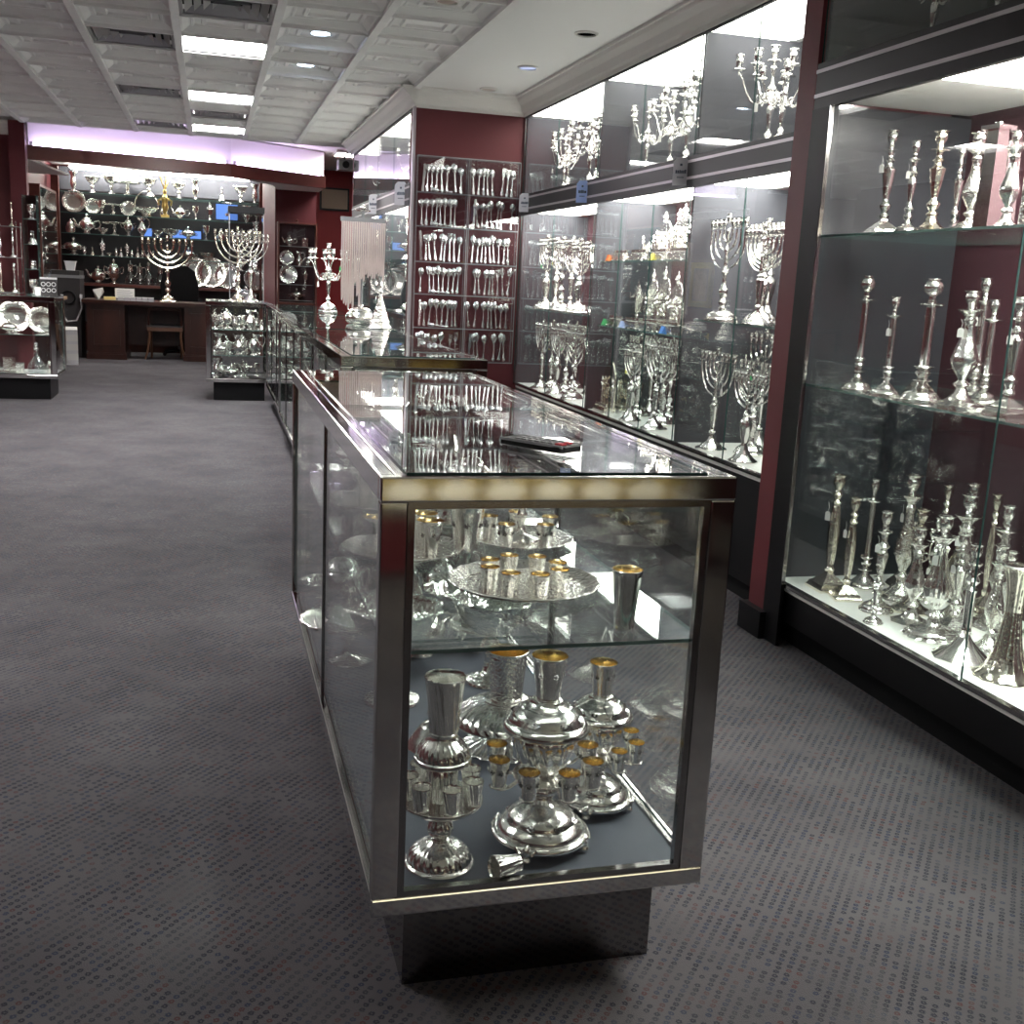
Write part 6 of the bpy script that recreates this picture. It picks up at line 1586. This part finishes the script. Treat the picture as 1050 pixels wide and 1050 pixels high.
for k in range(5): am.tube([(0, 0, .50), (.05 * cos(k * 1.257), .05 * sin(k * 1.257), .60), (.10 * cos(k * 1.257), .10 * sin(k * 1.257), .74)], .010, 6)
p.part('branch', am.mesh('brass_branches', 'brass'))
p.place('aged brass figure lamp with flared branches above the desk menorah', (bx_at(166.5), 17.42, 1.98), 0, .80)
# side vitrine on the alcove wall
t = thing('side_vitrine', 'tall glass wall vitrine on the side wall next to the back cabinet', 'cabinet', (-2.2, 15.9, 0))
obj('back', MB().bx(-.012, 0, -.75, .75, .9, 2.2).mesh('side_back', 'dark_panel', False), t)
for z in (.92, 1.25, 1.55, 1.85, 2.18): obj('shelf', pane_me('side_shelf', 0, .17, -.75, .75, z - .01, z, 'shelf_glass', 'shelf_edge'), t)
obj('frame', MB().bx(0, .18, -.78, -.75, .9, 2.2).bx(0, .18, .75, .78, .9, 2.2).bx(0, .18, -.75, .75, .89, .91).bx(0, .18, -.75, .75, 2.18, 2.21).mesh('side_frame', 'beam_wood', False), t)
obj('glass_pane', pane_me('side_glass', .172, .178, -.75, .75, .91, 2.18), t)
for zi, (z, zn) in enumerate([(.92, 'lowest'), (1.25, 'second'), (1.55, 'third'), (1.85, 'top')]):
    for i, y in enumerate([15.35, 15.7, 16.1]):
        k = ['vase', 'goblet', 'pitcher', 'jar'][(i + zi) % 4]
        K[k].place('%s on the %s shelf of the side vitrine, %s from its near end' % (BNAME[k], zn, ORD[i]), (-2.11, y, z), 0, .85, 'silver in the side wall vitrine')
# little cabinet on the red niche wall
t = thing('hanging_cabinet', 'narrow wood-framed glass cabinet hanging on the red wall beside the corridor', 'cabinet', (1.035, 13.9, .90))
fr = MB()
for (a, b, c, d) in ((-.235, -.215, 0, .97), (.215, .235, 0, .97), (-.215, .215, 0, .02), (-.215, .215, .95, .97)): fr.bx(a, b, -.22, 0, c, d)
obj('frame', fr.mesh('hanging_frame', 'beam_wood', False), t)
obj('back', MB().bx(-.215, .215, -.01, 0, .02, .95).mesh('hanging_back', 'burgundy', False), t)
obj('front_pane', pane_me('hanging_front', -.215, .215, -.218, -.213, .02, .95), t)
for z in (.05, .24, .46, .69): obj('shelf', pane_me('hanging_shelf', -.212, .212, -.20, -.012, z - .008, z, 'shelf_glass', 'acrylic_edge'), t)
obj('crest', MB().lathe([(.02, .97), (.012, .985), (.018, 1.0), (0, 1.02)], 12, T(0, -.1, 0)).mesh('hanging_crest', 'beam_wood'), t)
hg = 'silver in the hanging cabinet'
for (k, x, z, s, lb) in [('teapot', -.09, .69, .8, 'silver teapot on the top shelf of the hanging cabinet'), ('napkin_box', .09, .69, .9, 'silver box on the top shelf of the hanging cabinet'), ('plate', -.12, .46, .8, 'round plate on the second shelf of the hanging cabinet'), ('pitcher', .03, .46, .7, 'silver pitcher on the second shelf of the hanging cabinet'), ('jar', .14, .46, .9, 'lidded jar on the second shelf of the hanging cabinet'),
                         ('plate', -.10, .24, 1.0, 'larger round plate on the third shelf of the hanging cabinet'), ('spice', .10, .24, .75, 'spice tower on the third shelf of the hanging cabinet'), ('tureen', 0, .05, .9, 'covered dish on the lowest shelf of the hanging cabinet')]:
    if k == 'plate': K[k].place(lb, (1.035 + x, 13.83, .90 + z + .11 * s), 0, s, hg, rot=(radians(76), 0, 0))
    else: K[k].place(lb, (1.035 + x, 13.79, .90 + z), 0.2, s, hg)
# corridor board, camera, thermostat box
t = thing('framed_board', 'beige board in a dark frame high on the red corridor wall', 'picture', (1.66, 15.49, 2.28))
obj('frame', MB().bx(-.20, .20, -.03, 0, -.15, .15).mesh('board_frame', 'black', False), t)
obj('board', MB().bx(-.175, .175, -.036, -.03, -.125, .125).mesh('board', 'beige_board', False), t)
t = thing('security_camera', 'small box security camera on a bracket at the cove end', 'camera', (1.33, 11.5, 2.36))
obj('body', MB().bx(-.07, .07, -.10, .08, -.05, .05).mesh('camera_body', 'grey_plastic', False), t)
obj('lens', MB().lathe([(.035, 0), (.035, .02), (.025, .022), (0, .018)], 16, T(0, -.10, 0) @ RX(pi / 2)).mesh('camera_lens', 'black'), t)
obj('bracket', MB().tube([(0, .0, .05), (0, .0, .10), (.06, .0, .14), (.06, 0, .32)], .010, 8).mesh('camera_bracket', 'grey_plastic'), t)

# brassware counter added behind the viewpoint to put gold and maroon reflections in chrome
showcase('added brassware showcase on maroon base, there only for reflections in the closest chrome', 0.35, 2.30, -1.85, -1.20, 0.26, 0.95, [], None, seams=(), kick='added_maroon_base', deck='deck_white', posts=False, kick_in=0.01)
obj('light_panel', MB().bx(-.92, .92, -.28, .28, .915, .925).mesh('added_case_panel', 'added_case_light', False), bpy.data.objects['showcase.006'])  # panel added so the brass reflects brightly in the chrome rail
p = Proto('added_brass_bowl', 'bowl')
p.part('foot', MB().lathe(sp([(.05, 0), (.05, 0), (.05, .008), (.02, .03), (.016, .06)], 2), 24).mesh('brass_foot', 'brass'))
p.part('body', MB().lathe(sp([(.016, .06), (.06, .075), (.09, .12), (.10, .20), (.095, .20), (.06, .09), (0, .08)], 2), 28).mesh('brass_body', 'brass'))
for i in range(8):
    p.place('footed brass bowl in the added reflection showcase, %s from the aisle end' % ORD[i], (.50 + .235 * i, -1.38, .29), 0, 1.0, 'brass bowls added for reflections')
